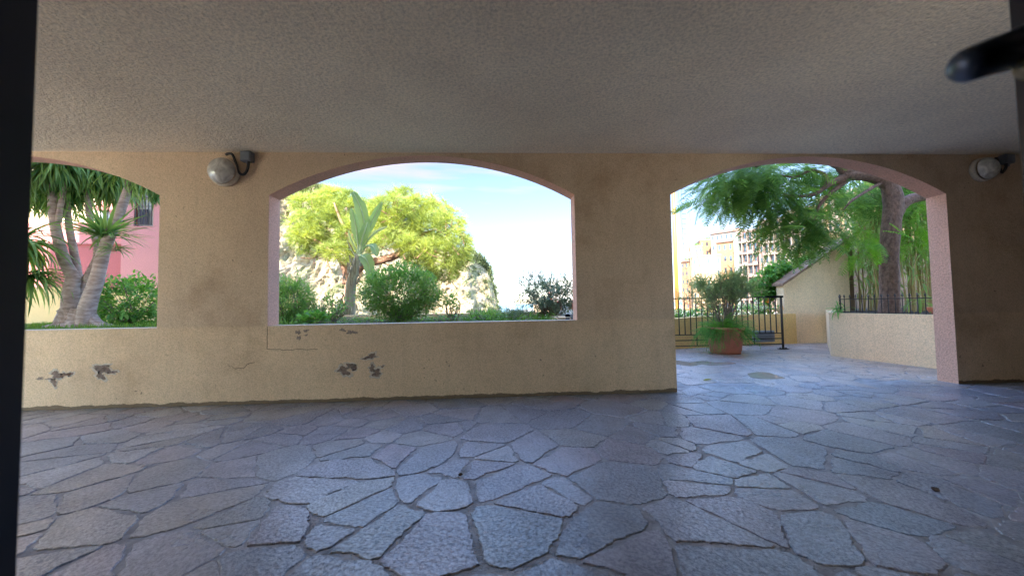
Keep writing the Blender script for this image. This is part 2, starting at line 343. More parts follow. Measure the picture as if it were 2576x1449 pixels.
# ------------------------------------------------------------------ the passage
D0, TH, CH, SILL, SPR, APX = 4.05, .205, 2.664, .81, 2.2, 2.633
ARCHES = [(-10.99, -7.70, SILL), (-6.79, -3.50, SILL), (-2.385, .905, SILL), (1.995, 5.285, 0.)]
def arch_z(x, x0, x1):
    c, hw = (x0+x1)/2, (x1-x0)/2; rise = APX-SPR; Rr = (hw*hw+rise*rise)/(2*rise); return APX-Rr+math.sqrt(max(0, Rr*Rr-(x-c)**2))
wb = MB(); HT = 8.3
XL, XR = -12.6, 9.5
y0, y1 = D0, D0+TH
def wq(x0, x1, z0, z1):       # front and back sheets of a wall piece
    wb.add([(x0, y0, z0), (x1, y0, z0), (x1, y0, z1), (x0, y0, z1)], [(0, 1, 2, 3)])
    wb.add([(x0, y1, z0), (x1, y1, z0), (x1, y1, z1), (x0, y1, z1)], [(3, 2, 1, 0)])
px_ = XL
for a0, a1, sz in ARCHES:
    wq(px_, a0, 0, HT)
    if sz: 
        wq(a0, a1, 0, sz); wb.add([(a0, y0, sz), (a1, y0, sz), (a1, y1, sz), (a0, y1, sz)], [(0, 1, 2, 3)], 2)
    n = 32; xs = np.linspace(a0, a1, n+1); zs = [arch_z(x, a0, a1) for x in xs]
    for i in range(n):
        for yy, fl in ((y0, 0), (y1, 1)):
            q = [(xs[i], yy, zs[i]), (xs[i+1], yy, zs[i+1]), (xs[i+1], yy, HT), (xs[i], yy, HT)]; wb.add(q, [(0, 1, 2, 3) if not fl else (3, 2, 1, 0)])
        wb.add([(xs[i], y0, zs[i]), (xs[i+1], y0, zs[i+1]), (xs[i+1], y1, zs[i+1]), (xs[i], y1, zs[i])], [(0, 3, 2, 1)], 1)
    for xx, f in ((a0, (0, 1, 2, 3)), (a1, (3, 2, 1, 0))):
        wb.add([(xx, y0, sz), (xx, y1, sz), (xx, y1, SPR), (xx, y0, SPR)], [f], 1)
    px_ = a1
wq(px_, XR, 0, HT)
wb.add([(XL, y0, HT), (XR, y0, HT), (XR, y1, HT), (XL, y1, HT)], [(0, 1, 2, 3)])
M['sill'] = stucco('sill_render', (.66, .56, .44), None, .3, 80)
k_ = 0
Vall = np.concatenate(wb.V)
for i, f in enumerate(wb.F):
    if wb.M[i] == 0 and all(Vall[j][1] > y1-1e-6 for j in f): wb.M[i] = 3
M['outer'] = stucco('pale_outer_render', (.78, .66, .50), None, .4, 60)
aw = wb.build('arcade_wall', [M['wall'], M['reveal'], M['sill'], M['outer']])
tag(aw, 'tan stuccoed wall with wide segmental arched openings and low sills', 'wall')

# flaked plaster, cracks on the wall face (thin hollows showing the grey coat)
M['flake'] = plain('bare_grey_coat', (.20, .14, .11), .95, var=.5, scale=40, bump=.5)
M['under'] = plain('bared_undercoat', (.50, .42, .34), .95, var=.3, scale=30, bump=.4)
M['flake2'] = plain('rubbed_coat', (.26, .20, .16), .95, var=.5, scale=60, bump=.5)
M['crack'] = plain('crack_shadow', (.06, .045, .035), .95)
def blotch(cx, cz, rx, rz, mat, seed, name='peeled_patch', off=.0025):
    rs = np.random.default_rng(seed); k = 44; a = np.linspace(0, 2*math.pi, k, endpoint=False)
    r = 1+.28*np.sin(2*a+rs.uniform(0, 6))+.22*np.sin(3*a+rs.uniform(0, 6))+.2*np.sin(5*a+rs.uniform(0, 6))+rs.uniform(-.18, .18, k)
    P = [(cx+rx*r[i]*math.cos(a[i]), cz+rz*r[i]*math.sin(a[i])) for i in range(k)]
    b = MB(); b.prism(P, D0-off, D0+.004); return b
for j, (cl, mat) in enumerate([
    ([(143, 943, 14, 8), (136, 962, 6, 9), (164, 942, 9, 5), (178, 940, 6, 4)], 'flake'), ([(252, 924, 20, 6), (266, 931, 10, 8), (254, 946, 9, 9), (284, 937, 11, 3)], 'flake'),
    ([(865, 932, 15, 11), (884, 920, 11, 7), (893, 926, 5, 5)], 'flake'), ([(934, 896, 13, 6), (918, 902, 5, 3)], 'flake'), ([(936, 926, 8, 8), (948, 938, 12, 9), (962, 922, 3, 3)], 'flake'),
    ([(750, 836, 6, 6), (770, 832, 6, 4), (752, 850, 5, 6), (770, 843, 5, 2)], 'flake2'), ([(862, 830, 8, 4), (884, 836, 12, 6)], 'flake2'), ([(100, 952, 10, 3), (122, 953, 8, 2)], 'flake2'),
    ([(1360, 905, 3, 2), (1130, 920, 2, 2)], 'flake2')]):
    b = MB()
    for q, (x, z, rx, rz) in enumerate(cl):
        P = at(x, z, D0); k = D0/FPX; t = blotch(P[0], P[2], rx*k*.85, rz*k*.85, None, 31*j+q); b.add(t.V[0], t.F[:2]); b.add(t.V[1], [tuple(i-len(t.V[0]) for i in f) for f in t.F[2:]])
    b.build('peeled_patch', M[mat], aw)
    if mat == 'flake':
        b = MB()
        for q, (x, z, rx, rz) in enumerate(cl):
            P = at(x, z, D0); k = D0/FPX; t = blotch(P[0], P[2], rx*k*1.15+.006, rz*k*1.15+.006, None, 31*j+q, off=.0012); b.add(t.V[0], t.F[:2]); b.add(t.V[1], [tuple(i-len(t.V[0]) for i in f) for f in t.F[2:]])
        b.build('bared_undercoat', M['under'], aw)
def crack(pts, w, seed):
    b = MB(); rs = np.random.default_rng(seed)
    for (xa, za), (xb, zb) in zip(pts[:-1], pts[1:]):
        A, B = at(xa, za, D0), at(xb, zb, D0); n = 6
        Q = [A+(B-A)*i/n+np.array([rs.normal(0, .003), 0, rs.normal(0, .003)]) for i in range(n+1)]
        b.tube(np.array(Q)+[0, .0005, 0], w, 5)
    b.build('crack', M['crack'], aw)
crack([(672, 822), (672, 878), (720, 880), (800, 878)], .0028, 1)
crack([(590, 926), (612, 926), (625, 914), (640, 912)], .0028, 2)
crack([(572, 918), (590, 926)], .0018, 3)

cb = MB()
cb.box(XL, XR, -2.2, y0, CH, CH+.3)
ce = cb.build('ceiling', M['ceil']); tag(ce, kind='structure')
# end wall of the passage on the right, shop wall behind the door
eb = MB(); eb.box(XR, XR+.2, -4.2, y1, 0, HT); tag(eb.build('passage_end_wall', M['wall']), 'plain stucco wall closing the far end of the passage', 'wall')
fy0, fy1 = .20, .42
sb = MB(); DX0, DX1, DZ = -.62, .78, 2.25
sb.box(-6.0, DX0, fy0, fy1, 0, CH); sb.box(DX1, 2.7, fy0, fy1, 0, CH); sb.box(3.35, XR, fy0, fy1, 0, CH); sb.box(DX0, DX1, fy0, fy1, DZ, CH)  # unseen gaps at left and right of the door added to admit bounce light
M['shop'] = stucco('light_shop_render', (.78, .70, .58), None, .3, 80)
tag(sb.build('shop_wall', M['shop']), 'stucco wall holding the dark framed glass door', 'wall')
rb = MB(); rb.box(-2.6, 2.6, -3.2, -3.0, 0, 2.6); rb.box(-2.6, -2.4, -3.0, .2, 0, 2.6); rb.box(2.4, 2.6, -3.0, .2, 0, 2.6); rb.box(-2.6, 2.6, -3.2, .2, 2.6, CH-.002); rb.box(-2.4, 2.4, -3.0, .2, -.008, .002)
tag(rb.build('room', M['dark']), kind='structure')

# the glass door the picture is taken through
gd = thing('glass_door', 'dark navy framed glass door seen from just inside, with curved lever handle', 'door', loc=(0, .35, 0))
def part(b, name, mat, par, smooth=False):
    o = b.build(name, mat, par, smooth)
    if par.type == 'EMPTY': o.matrix_parent_inverse = Matrix.Translation(-Vector(par.location))
    return o
b = MB(); b.box(DX0, -.485, .33, .37, .0, DZ); b.box(DX0, -.4725, .37, .40, .0, DZ, 1); part(b, 'stile', [M['black'], M['navy']], gd)
b = MB(); b.box(.634, DX1, .33, .37, .0, DZ); b.box(.6175, DX1, .37, .40, .0, DZ, 1); part(b, 'stile', [M['black'], M['navy']], gd)
b = MB(); b.box(-.4725, .6175, .33, .40, DZ-.1, DZ); part(b, 'top_rail', M['black'], gd)
b = MB(); b.box(-.4725, .6175, .33, .40, 0, .14); part(b, 'bottom_rail', M['black'], gd)
gm = bpy.data.materials.new('clear_glass'); gm.use_nodes = True; t = gm.node_tree; tb = t.nodes.new('ShaderNodeBsdfTransparent'); t.links.new(tb.outputs[0], t.nodes['Material Output'].inputs['Surface'])
b = MB(); b.box(-.4725, .6175, .358, .364, .14, DZ-.1); part(b, 'glass_pane', gm, gd)
b = MB(); hp = [at(2660, 118, .335), at(2600, 110, .30), at(2545, 128, .285), at(2480, 148, .275), at(2415, 172, .275)]
hb = bez(hp, 16); b.tube(hb, np.interp(np.linspace(0, 1, len(hb)), [0, .35, .7, .93, 1], [.019, .017, .0145, .0135, .010]), 14)
ho = part(b, 'lever_handle', M['handle'], gd, True)
b = MB(); b.tube([at(2592, 170, .330), at(2592, 170, .262)], .0085, 20); part(b, 'lock_cylinder', M['brass'], gd, True)

# ------------------------------------------------------------------ crazy paving
def voronoi(pts, lim):
    P = np.array(pts); out = []
    for i, p in enumerate(P):
        d = np.linalg.norm(P-p, axis=1); idx = np.argsort(d)[1:22]
        poly = [(p[0]-lim, p[1]-lim), (p[0]+lim, p[1]-lim), (p[0]+lim, p[1]+lim), (p[0]-lim, p[1]+lim)]
        for j in idx:
            q = P[j]; mx_, my = (p+q)/2; nx, ny = q-p; new = []
            for a, b2 in zip(poly, poly[1:]+poly[:1]):
                da = (a[0]-mx_)*nx+(a[1]-my)*ny; db = (b2[0]-mx_)*nx+(b2[1]-my)*ny
                if da <= 0: new.append(a)
                if da*db < 0: tt = da/(da-db); new.append((a[0]+(b2[0]-a[0])*tt, a[1]+(b2[1]-a[1])*tt))
            poly = new
            if len(poly) < 3: break
        out.append(poly)
    return out
def paving(name, x0, x1, ya, yb, spacing, gap, mat, seed, hole=None):
    rs = np.random.default_rng(seed); pts = []; tries = 0
    target = int((x1-x0)*(yb-ya)/(spacing**2)*1.15)
    while len(pts) < target and tries < 70000:
        tries += 1; c = (rs.uniform(x0-.3, x1+.3), rs.uniform(ya-.3, yb+.3)); md = spacing*rs.choice([.36, .6, .95, 1.3])
        if all((c[0]-q[0])**2+(c[1]-q[1])**2 > md*md for q in pts[-4000:]): pts.append(c)
    b = MB(); cells = []
    for poly, c in zip(voronoi(pts, 1.5), pts):
        if len(poly) < 3: continue
        P = np.array(poly); A_ = abs(sum(P[i][0]*P[(i+1) % len(P)][1]-P[(i+1) % len(P)][0]*P[i][1] for i in range(len(P))))/2
        if A_ > spacing**2*.7 and rs.random() < .35:
            ev, ew = np.linalg.eigh(np.cov((P-P.mean(0)).T)); nn = ew[:, 1]+rs.normal(0, .25, 2); nn /= np.linalg.norm(nn); o_ = P.mean(0)+rs.normal(0, spacing*.06, 2); s1, s2 = [], []
            for i in range(len(P)):
                a, c2 = P[i], P[(i+1) % len(P)]; da, db = (a-o_)@nn, (c2-o_)@nn
                (s1 if da < 0 else s2).append(tuple(a))
                if da*db < 0: q = a+(c2-a)*(da/(da-db)); s1.append(tuple(q)); s2.append(tuple(q))
            cells += [s1, s2]
        else: cells.append(poly)
    for poly in cells:
        if len(poly) < 3: continue
        P = np.array(poly); ce_ = P.mean(0)
        if not (x0-.1 < ce_[0] < x1+.1 and ya-.1 < ce_[1] < yb+.1): continue
        # inset by moving towards centre, wobbling edges
        ring = []; k = len(P); g = gap*rs.uniform(.2, 1.4)
        for a in range(k):
            A, B = P[a], P[(a+1) % k]; Ln = np.linalg.norm(B-A)
            n = max(2, int(Ln/.016))
            for s_ in range(n):
                t_ = (s_+.0)/n
                if n > 2 and s_ == 0: t_ = .22/n*2
                q = A+(B-A)*t_; d = q-ce_; ld = np.linalg.norm(d)
                w = mnoise.noise(Vector((q[0]*9, q[1]*9, seed)))*.020+mnoise.noise(Vector((q[0]*30, q[1]*30, seed)))*.013+mnoise.noise(Vector((q[0]*75, q[1]*75, seed)))*.006+mnoise.noise(Vector((q[0]*3, q[1]*3, seed+5)))*.012
                cut = .008 if (s_ in (0, n-1)) else 0
                q = q-d/ld*min(ld*.8, g+cut+w+.004); ring.append(q)
        if len(ring) < 4: continue
        n = len(ring); tz = rs.uniform(-.0015, .0015, 3)
        def z(q): return tz[0]+tz[1]*(q[0]-ce_[0])*3+tz[2]*(q[1]-ce_[1])*3
        inner = [ce_+(q-ce_)*max(.0, 1-.004/max(.02, np.linalg.norm(q-ce_))) for q in ring]
        V = [(q[0], q[1], z(q)) for q in inner]+[(q[0], q[1], z(q)-.003) for q in ring]+[(q[0], q[1], -.012) for q in ring]
        F = [tuple(range(n))]+[(i+n, (i+1) % n+n, (i+1) % n, i) for i in range(n)]+[(i+2*n, (i+1) % n+2*n, (i+1) % n+n, i+n) for i in range(n)]
        b.add(V, F)
    return tag(b.build(name, mat), kind='structure')
paving('passage_paving', -9, 9, .42, 4.25, .35, .0085, M['stone'], 11)
paving('terrace_paving', 2.1, 7.4, 4.36, 8.3, .32, .006, M['stone2'], 5)
b = MB(); b.box(-20, 9.5, -16, -.6, -.3, -.006); tag(b.build('bounce_slab', plain('pale_bounce_stone', (.66, .62, .54), .8, var=.1)), kind='structure')  # unseen pale slab added behind the camera to bounce sunlight into the passage
b = MB(); b.box(-12.6, 9.5, -.6, 4.3, -.3, -.0045); b.box(1.9, 9.5, 4.3, 8.6, -.3, -.0045); tag(b.build('floor_bed', M['grout']), kind='structure')
# puddle left by watering
M['wet'] = plain('standing_water', (.34, .30, .27), .09, var=.25, scale=5, spec=.6)
def pool(name, pts, label, z=.0035):
    P = [atz(x, y, 0) for x, y in pts]; Q = bez(P+[P[0]], 40)[:-1]; n = len(Q)
    b = MB(); b.add([(q[0], q[1], z) for q in Q]+[(q[0], q[1], -.004) for q in Q], [tuple(range(n))[::-1]]+[(i, (i+1) % n, (i+1) % n+n, i+n) for i in range(n)])
    return tag(b.build(name, M['wet']), label, 'puddle')
pool('puddle', [(1660, 910), (1700, 907), (1735, 911), (1768, 908), (1800, 912), (1836, 911), (1852, 915), (1822, 917), (1790, 920), (1765, 917), (1738, 921), (1700, 917), (1680, 919)], 'shallow brown puddle on the paving in front of the terracotta pot')
pool('puddle', [(1880, 940), (1905, 936), (1935, 938), (1958, 946), (1975, 951), (1940, 953), (1905, 951), (1888, 948)], 'small bright puddle on the paving nearer than the brown one')
# lone leaf
P = atz(1769, 957, .004); lt, lf = leaf_t(.38, 5, .0, .25)
b = MB(); b.scatter(lt, lf, P[None]+[[0, 0, .004]], frame(np.array([[1., .15, .06]])), [.13]); tag(b.build('fallen_leaf', leafmat('yellow_leaf', (.35, .32, .05), (.45, .42, .08), .2)), 'single yellow green leaf lying on the paving near the pier', 'leaf')

M['crumb_shade'] = plain('crumb_and_shade', (.07, .045, .035), .8, var=.4)
for (x, y, r_, lab) in [(1158, 1195, .012, 'dark crumb of earth lying on a slab below the middle window'), (2355, 1233, .016, 'dark curled dry leaf lying on the slabs at the lower right')]:  # the second lump is dark colour in place of a shadowed hole
    P = atz(x, y, .004); b = MB(); rs = np.random.default_rng(int(x)); k = 8
    b.lathe([(0, 0), (r_, .001), (r_*1.1, r_*.4), (r_*.6, r_*.8), (0, r_*.85)], 9, o=P); vv = b.V[0]; b.V[0] = vv+rs.normal(0, r_*.12, vv.shape)
    tag(b.build('earth_crumb' if x < 2000 else 'shadow_spot', M['crumb_shade'], smooth=True), lab, 'crumb' if x < 2000 else 'leaf')
# ------------------------------------------------------------------ bulkhead lamps
M['globe'] = None
m_, t, bb = newmat('clouded_glass'); p = posn(t); n_ = noise_n(t, 9, 4, .6, p, 1.0); r_ = ramp(t, n_.outputs['Fac'], .35, (.34, .32, .29), .65, (.66, .63, .57)); t.links.new(r_.outputs[0], bb.inputs['Base Color']); bb.inputs['Roughness'].default_value = .18; bb.inputs['Specular IOR Level'].default_value = .7; M['globe'] = m_
def lamp(px, py, rad, boxp, path, label):
    c = at(px, py, D0-.07); cx, cz = c[0], c[2]
    e = thing('wall_lamp', label, 'lamp', 'round wall lamps in the passage', (cx, D0, cz))
    prof = [(rad*math.cos(a), .05+rad*.62*math.sin(a)) for a in np.linspace(0, math.pi/2-.001, 14)]
    b = MB(); b.lathe(prof, 32, o=(cx, D0-.02, cz), axis='y'); part(b, 'globe', M['globe'], e, True)
    b = MB(); b.lathe([(rad*.9, .0), (rad*1.09, .0), (rad*1.12, .025), (rad*1.10, .05), (rad*1.0, .055)], 32, o=(cx, D0, cz), axis='y'); part(b, 'mounting_ring', M['sill'], e, True)
    B0 = at(*boxp, D0-.03); b = MB(); b.box(B0[0]-.052, B0[0]+.052, D0-.07, D0, B0[2]-.052, B0[2]+.052); b.box(B0[0]-.045, B0[0]+.045, D0-.08, D0-.07, B0[2]-.045, B0[2]+.045)
    b.tube([(B0[0]+.01, D0-.035, B0[2]-.05), (B0[0]+.01, D0-.035, B0[2]-.085)], .016, 10); part(b, 'junction_box', M['greybox'], e)
    b = MB(); pp = bez([at(x, y, D0-.04) for x, y in path], 30); b.tube(pp, .0135, 8); part(b, 'conduit', M['rubber'], e, True)
    return e
lamp(558, 430, .136, (623, 396), [(568, 390), (575, 387), (585, 390), (594, 412), (600, 432), (610, 440), (620, 432), (625, 415), (626, 404)], 'round clouded glass wall lamp with looping black conduit on the pier between the windows')
lamp(2484, 424, .125, (2530, 402), [(2506, 396), (2518, 432), (2526, 430), (2531, 420), (2531, 410)], 'round clouded glass wall lamp beyond the walk-through arch, half shadowed')

# ------------------------------------------------------------------ ground outside
b = MB(); b.box(-70, 40, 4.4, 22, -7, -.32); tag(b.build('ground', M['soil']), kind='structure')
m_, t, bb = newmat('sea'); bb.inputs['Base Color'].default_value = (.03, .12, .16, 1); bb.inputs['Roughness'].default_value = .25
n_ = noise_n(t, .6, 5, .6, posn(t)); bp = t.nodes.new('ShaderNodeBump'); bp.inputs['Strength'].default_value = .5; t.links.new(n_.outputs['Fac'], bp.inputs['Height']); t.links.new(bp.outputs[0], bb.inputs['Normal'])
b = MB(); b.add([(-4000, -50, -6), (4000, -50, -6), (4000, 5000, -6), (-4000, 5000, -6)], [(0, 1, 2, 3)]); tag(b.build('water', m_), kind='structure')
# raised bed
def grid(x0, x1, ya, yb, nx, ny, zf, skirt=None):
    V = []; F = []
    for j in range(ny+1):
        for i in range(nx+1):
            x = x0+(x1-x0)*i/nx; y = ya+(yb-ya)*j/ny; V.append((x, y, zf(x, y)))
    for j in range(ny):
        for i in range(nx): a = j*(nx+1)+i; F.append((a, a+1, a+nx+2, a+nx+1))
    b = MB(); b.add(V, F); return b
def soilz(x, y): return .755+.03*mnoise.noise(Vector((x*1.5, y*1.5, 0)))+.015*mnoise.noise(Vector((x*6, y*6, 3)))
tag(grid(-12, 1.9, 4.26, 8.2, 120, 40, soilz).build('planting_bed', M['soil'], smooth=True), kind='structure')
bwall = MB(); bwall.box(-3.9, .87, 7.0, 7.18, -.3, .835); bwall.box(.87, 1.05, 5.1, 7.18, -.3, .80)
tag(bwall.build('bed_wall', M['cream']), 'low cream wall closing the planting bed behind the shrubs', 'wall')
b = MB(); b.box(1.05, 1.985, 4.27, 4.5, -.3, .74); tag(b.build('bed_end_wall', M['cream']), 'short low wall at the end of the planting bed beside the pier', 'wall')

# grass and ground cover
def blades(b, n, area, h, w, seed, m=0, zf=soilz, lean=.6):
    rs = np.random.default_rng(seed); X = rs.uniform(area[0], area[1], n); Y = rs.uniform(area[2], area[3], n)
    P = np.stack([X, Y, [zf(x, y)-.01 for x, y in zip(X, Y)]], -1)
    D = np.stack([rs.normal(0, lean, n), rs.normal(0, lean, n), np.ones(n)], -1); tv, tf = strap_t(w, 3, .55)
    b.scatter(tv, tf, P, frame(D, rs.uniform(0, 6.3, n)), rs.uniform(.5, 1.2, n)*h, m)
b = MB(); blades(b, 7000, (-8.5, -4.6, 4.5, 7.6), .085, .10, 3); blades(b, 900, (-3.2, 1., 4.6, 6.9), .10, .09, 4, lean=.9); blades(b, 260, (-.4, .9, 5.0, 6.6), .16, .09, 5, lean=.9)
tag(b.build('grass', M['grass']), kind='stuff')
b = MB(); n = 1700; X = rng.uniform(-3.3, .9, n); Y = rng.uniform(5.0, 6.9, n); hh = .06+.09*np.array([max(0, mnoise.noise(Vector((x*2.3, y*2.3, 9)))) for x, y in zip(X, Y)])*1.6
P = np.stack([X, Y, [soilz(x, y) for x, y in zip(X, Y)]+rng.uniform(0, 1, n)*hh], -1); tv, tf = leaf_t(.55, 2, .2)
b.scatter(tv, tf, P, frame(rdir(n, -.1, .7)), rng.uniform(.03, .075, n)); tag(b.build('ground_cover', M['laur']), kind='stuff')
b = MB(); n = 260; X = rng.uniform(-3.2, .9, n); Y = rng.uniform(4.9, 6.8, n); P = np.stack([X, Y, [soilz(x, y)+.02 for x, y in zip(X, Y)]], -1)
for p0 in P[:150]:
    d = rdir(1, -.1, .25)[0]*rng.uniform(.1, .35); mid = p0+d*.5+[0, 0, .03]; b.tube([p0, mid, p0+d], .0035, 4)
tag(b.build('dead_twigs', M['twig']), kind='stuff')
# the long blades near the first jamb
P0 = at(722, 812, 4.95); e = thing('strap_leaf_clump', 'tuft of long bright blades beside the left jamb of the middle window', 'plant', loc=(P0[0], P0[1], .76))
b = MB(); n = 26; tv, tf = strap_t(.055, 6, .75); D = rdir(n, .35, .95); b.scatter(tv, tf, np.tile([P0[0], P0[1], .76], (n, 1))+rng.normal(0, .02, (n, 3))*[1, 1, 0], frame(D, rng.uniform(-.4, .4, n)), rng.uniform(.16, .34, n))
part(b, 'leaves', M['grass'], e)

# ------------------------------------------------------------------ shrubs
def shrub(name, label, cat, c, rx, ry, rz, n, leaf, size, mat, stems=14, seed=1, shell=.45, group=None, gap=.0, updir=.3, jitter=.9, stemr=.006, twig=True, lump=.22):
    """stems from the foot carrying leaves through an uneven volume"""
    rs = np.random.default_rng(seed); cx, cy, cz, zb = c; e = thing(name, label, cat, group, (cx, cy, zb))
    tips = []; b = MB()
    def lumpy(d):
        return 1+lump*mnoise.noise(Vector((d[0]*2.1+seed, d[1]*2.1, d[2]*2.1)))*1.8+lump*.6*mnoise.noise(Vector((d[0]*5+seed, d[1]*5, d[2]*5)))
    for i in range(stems):
        z = rs.uniform(-.3, 1); a = rs.uniform(0, 6.28); r = math.sqrt(max(0, 1-z*z)); d = np.array([r*math.cos(a), r*math.sin(a), z])
        tip = np.array([cx, cy, cz])+d*np.array([rx, ry, rz])*lumpy(d)*.92; base = np.array([cx+rs.normal(0, .04), cy+rs.normal(0, .04), zb-.02])
        mid = base*.5+tip*.5+np.array([rs.normal(0, .04), rs.normal(0, .04), .12*rz]); b.tube(bez([base, mid, tip], 6), np.linspace(stemr*1.6, stemr*.4, 7), 5); tips.append((base, mid, tip))
    if twig: part(b, 'stems', M['twig'], e)
    d = rdir(n)[:]; d = d if True else d; rr = (shell+(1-shell)*rs.uniform(0, 1, n))**.6
    lump_ = np.array([lumpy(q) for q in d]); P = np.array([cx, cy, cz])+d*np.array([rx, ry, rz])*(rr*lump_)[:, None]
    ok = P[:, 2] > zb+.01
    if gap: ok &= np.array([mnoise.noise(Vector((q[0]*7, q[1]*7, q[2]*7+seed))) > -gap for q in P])
    P = P[ok]; d = d[ok]; k = len(P); D = d*.8+rs.normal(0, jitter, (k, 3))*.6+[0, 0, updir]
    b = MB(); tv, tf = leaf; b.scatter(tv, tf, P, frame(D, rs.uniform(-.8, .8, k)), rs.uniform(.6, 1.25, k)*size); fo = part(b, 'foliage', mat, e)
    return e, fo, P
LF = leaf_t(.5, 2, .25); LN = leaf_t(.16, 2, .1)
# left window
P0 = at(322, 765, 6.5); e, _, _ = shrub('leafy_shrub', 'dense bright green leafy shrub beside the multi-trunked tree, seen through the left window', 'shrub', (P0[0], 6.5, 1.14, .76), .62, .42, .42, 3000, leaf_t(.42, 3, .3), .085, M['laur'], 24, 3, .35, updir=.2, lump=.3, gap=.2)
# middle window
P0 = at(742, 757, 5.75); e, _, PP = shrub('flowering_shrub', 'feathery shrub dotted with small red flowers behind the left jamb of the middle window', 'shrub', (P0[0]-.05, 5.75, 1.05, .76), .38, .34, .44, 7500, LN, .075, M['fine'], 20, 8, .2, updir=-.2, gap=.35)
b = MB(); S = PP[rng.integers(0, len(PP), 70)]; S = S[S[:, 1] < 5.85]; b.scatter(*leaf_t(.5, 2, .3), S+[0, -.02, 0], frame(rdir(len(S))), rng.uniform(.022, .036, len(S))); part(b, 'blossom', M['red'], e)
P0 = at(835, 775, 5.9); shrub('sparse_shrub', 'low sparse leafy shrub between the red flowering shrub and the round shrub', 'shrub', (P0[0], 5.9, .97, .76), .33, .22, .24, 900, LF, .05, M['fine'], 22, 12, .1, gap=.05, updir=.4)
P0 = at(790, 790, 5.3); shrub('broadleaf_plant', 'small dark broad-leaved plant at the foot of the red flowering shrub', 'plant', (P0[0], 5.3, .84, .76), .22, .16, .09, 330, leaf_t(.75, 3, .2), .06, M['laur'], 8, 14, .2)
P0 = at(1008, 748, 5.5); shrub('round_shrub', 'big round small-leaved green shrub at the middle of the arched window', 'shrub', (P0[0], 5.5, 1.19, .76), .62, .46, .41, 15000, leaf_t(.42, 2, .25), .042, M['fine'], 44, 5, .35, gap=.34, updir=.3, stemr=.004, lump=.12)
P0 = at(1137, 770, 5.8); shrub('small_shrub', 'little upright rose-like bush to the right of the big round shrub', 'shrub', (P0[0], 5.8, .97, .76), .15, .14, .22, 520, LF, .046, M['fine'], 12, 21, .1, gap=.1)
for i, (px_, py_, lab) in enumerate([(1230, 797, 'low spreading green ground shrub under the bare sky part of the window'), (1300, 795, 'low dark spreading shrub at the left of the arching grey shrub')]):
    P0 = at(px_, py_, 5.9); shrub('low_shrub', lab, 'shrub', (P0[0], 5.9, .80, .75), .36 if i == 0 else .26, .3, .085 if i == 0 else .10, 1500, LN, .07, M['fine'] if i == 0 else M['grey'], 14, 31+i, .1, lump=.4)
# arching grey shrub at the right
P0 = at(1385, 745, 6.0); e, _, _ = shrub('arching_shrub', 'grey green arching shrub with dark trunk at the right end of the middle window', 'shrub', (P0[0]+.03, 6.0, 1.14, .75), .58, .40, .33, 8500, leaf_t(.26, 2, .3), .056, M['grey'], 46, 41, .2, gap=.08, updir=-.1, lump=.3, stemr=.006)
b = MB(); B0 = at(1372, 803, 6.0); b.tube(bez([(B0[0]-.12, 6.0, .74), (B0[0]-.03, 6.0, .86), (B0[0]+.03, 5.98, .98), (P0[0], 6.0, 1.15)], 8), [.06, .05, .045, .04, .04, .035, .03, .02, .02][:len(bez([(0, 0, 0), (0, 0, 1), (0, 0, 2), (0, 0, 3)], 8))], 8, bump=.1)
part(b, 'trunk', M['jacbark'], e)
b = MB(); rs = np.random.default_rng(99)
lv = []
for i in range(26):
    a = rs.uniform(0, 6.28); r0 = rs.uniform(.2, .36); s0 = np.array([P0[0]+.03+r0*1.2*math.cos(a), 6+r0*.8*math.sin(a), 1.14+rs.uniform(.08, .28)]); o = np.array([math.cos(a), math.sin(a)*.5, 0])*rs.uniform(.12, .28)
    q = bez([s0, s0+o*.5+[0, 0, .12], s0+o+[0, 0, rs.uniform(-.12, .1)]], 6); b.tube(q, .0035, 4); lv += [w for w in q for _ in range(3)]
lv = np.array(lv); b2 = MB(); part(b, 'branchwork', M['twig'], e); b2.scatter(*leaf_t(.26, 2, .3), lv, frame(rdir(len(lv))), rs.uniform(.03, .06, len(lv))); part(b2, 'sprays', M['grey'], e)

# little garden light by the right jamb
P0 = at(1428, 800, 5.0); e = thing('garden_light', 'little dark blue capped garden light at the right corner of the middle window', 'lamp', loc=(P0[0], 5.0, .74))
b = MB(); b.lathe([(.0, .74), (.028, .74), (.028, .80), (.0, .80)], 16, o=(P0[0], 5, 0)); part(b, 'body', M['navy'], e, False)
b = MB(); b.lathe([(.024, .80), (.024, .815)], 16, o=(P0[0], 5, 0)); part(b, 'lens', M['white'], e)
b = MB(); b.lathe([(.034, .815), (.034, .835), (.018, .85), (.0, .852)], 16, o=(P0[0], 5, 0)); part(b, 'cap', M['black'], e)

# ------------------------------------------------------------------ multi-trunked tree with strap-leaf heads (left window)
YT = 5.95
def T(px, py, dy=0.): return at(px, py, YT+dy)
s_ = YT/FPX
e = thing('cordyline_tree', 'big tree with five pale ringed trunks from one base and heads of long strap leaves', 'tree', loc=(T(192, 818)[0], YT, .74))
def trunk(path, wid, name='trunk', n=12, mat='palbark'):
    q = bez([T(*p) for p in path], 24); b = MB(); w = np.interp(np.linspace(0, 1, len(q)), np.linspace(0, 1, len(wid)), wid)*s_/2*.76
    w = w*(1+.03*np.sin(np.arange(len(q))*2.4)); b.tube(q, w, n, bump=.035); return part(b, name, M[mat], e, True)
trunk([(180, 830), (176, 780), (180, 717), (185, 699), (165, 663), (149, 610), (137, 557), (133, 503), (135, 432), (134, 385)], [62, 44, 37, 34, 29, 27, 24, 22, 19, 18])
trunk([(146, 560), (151, 528), (158, 490), (160, 450), (160, 400)], [16, 14, 14, 14, 14])
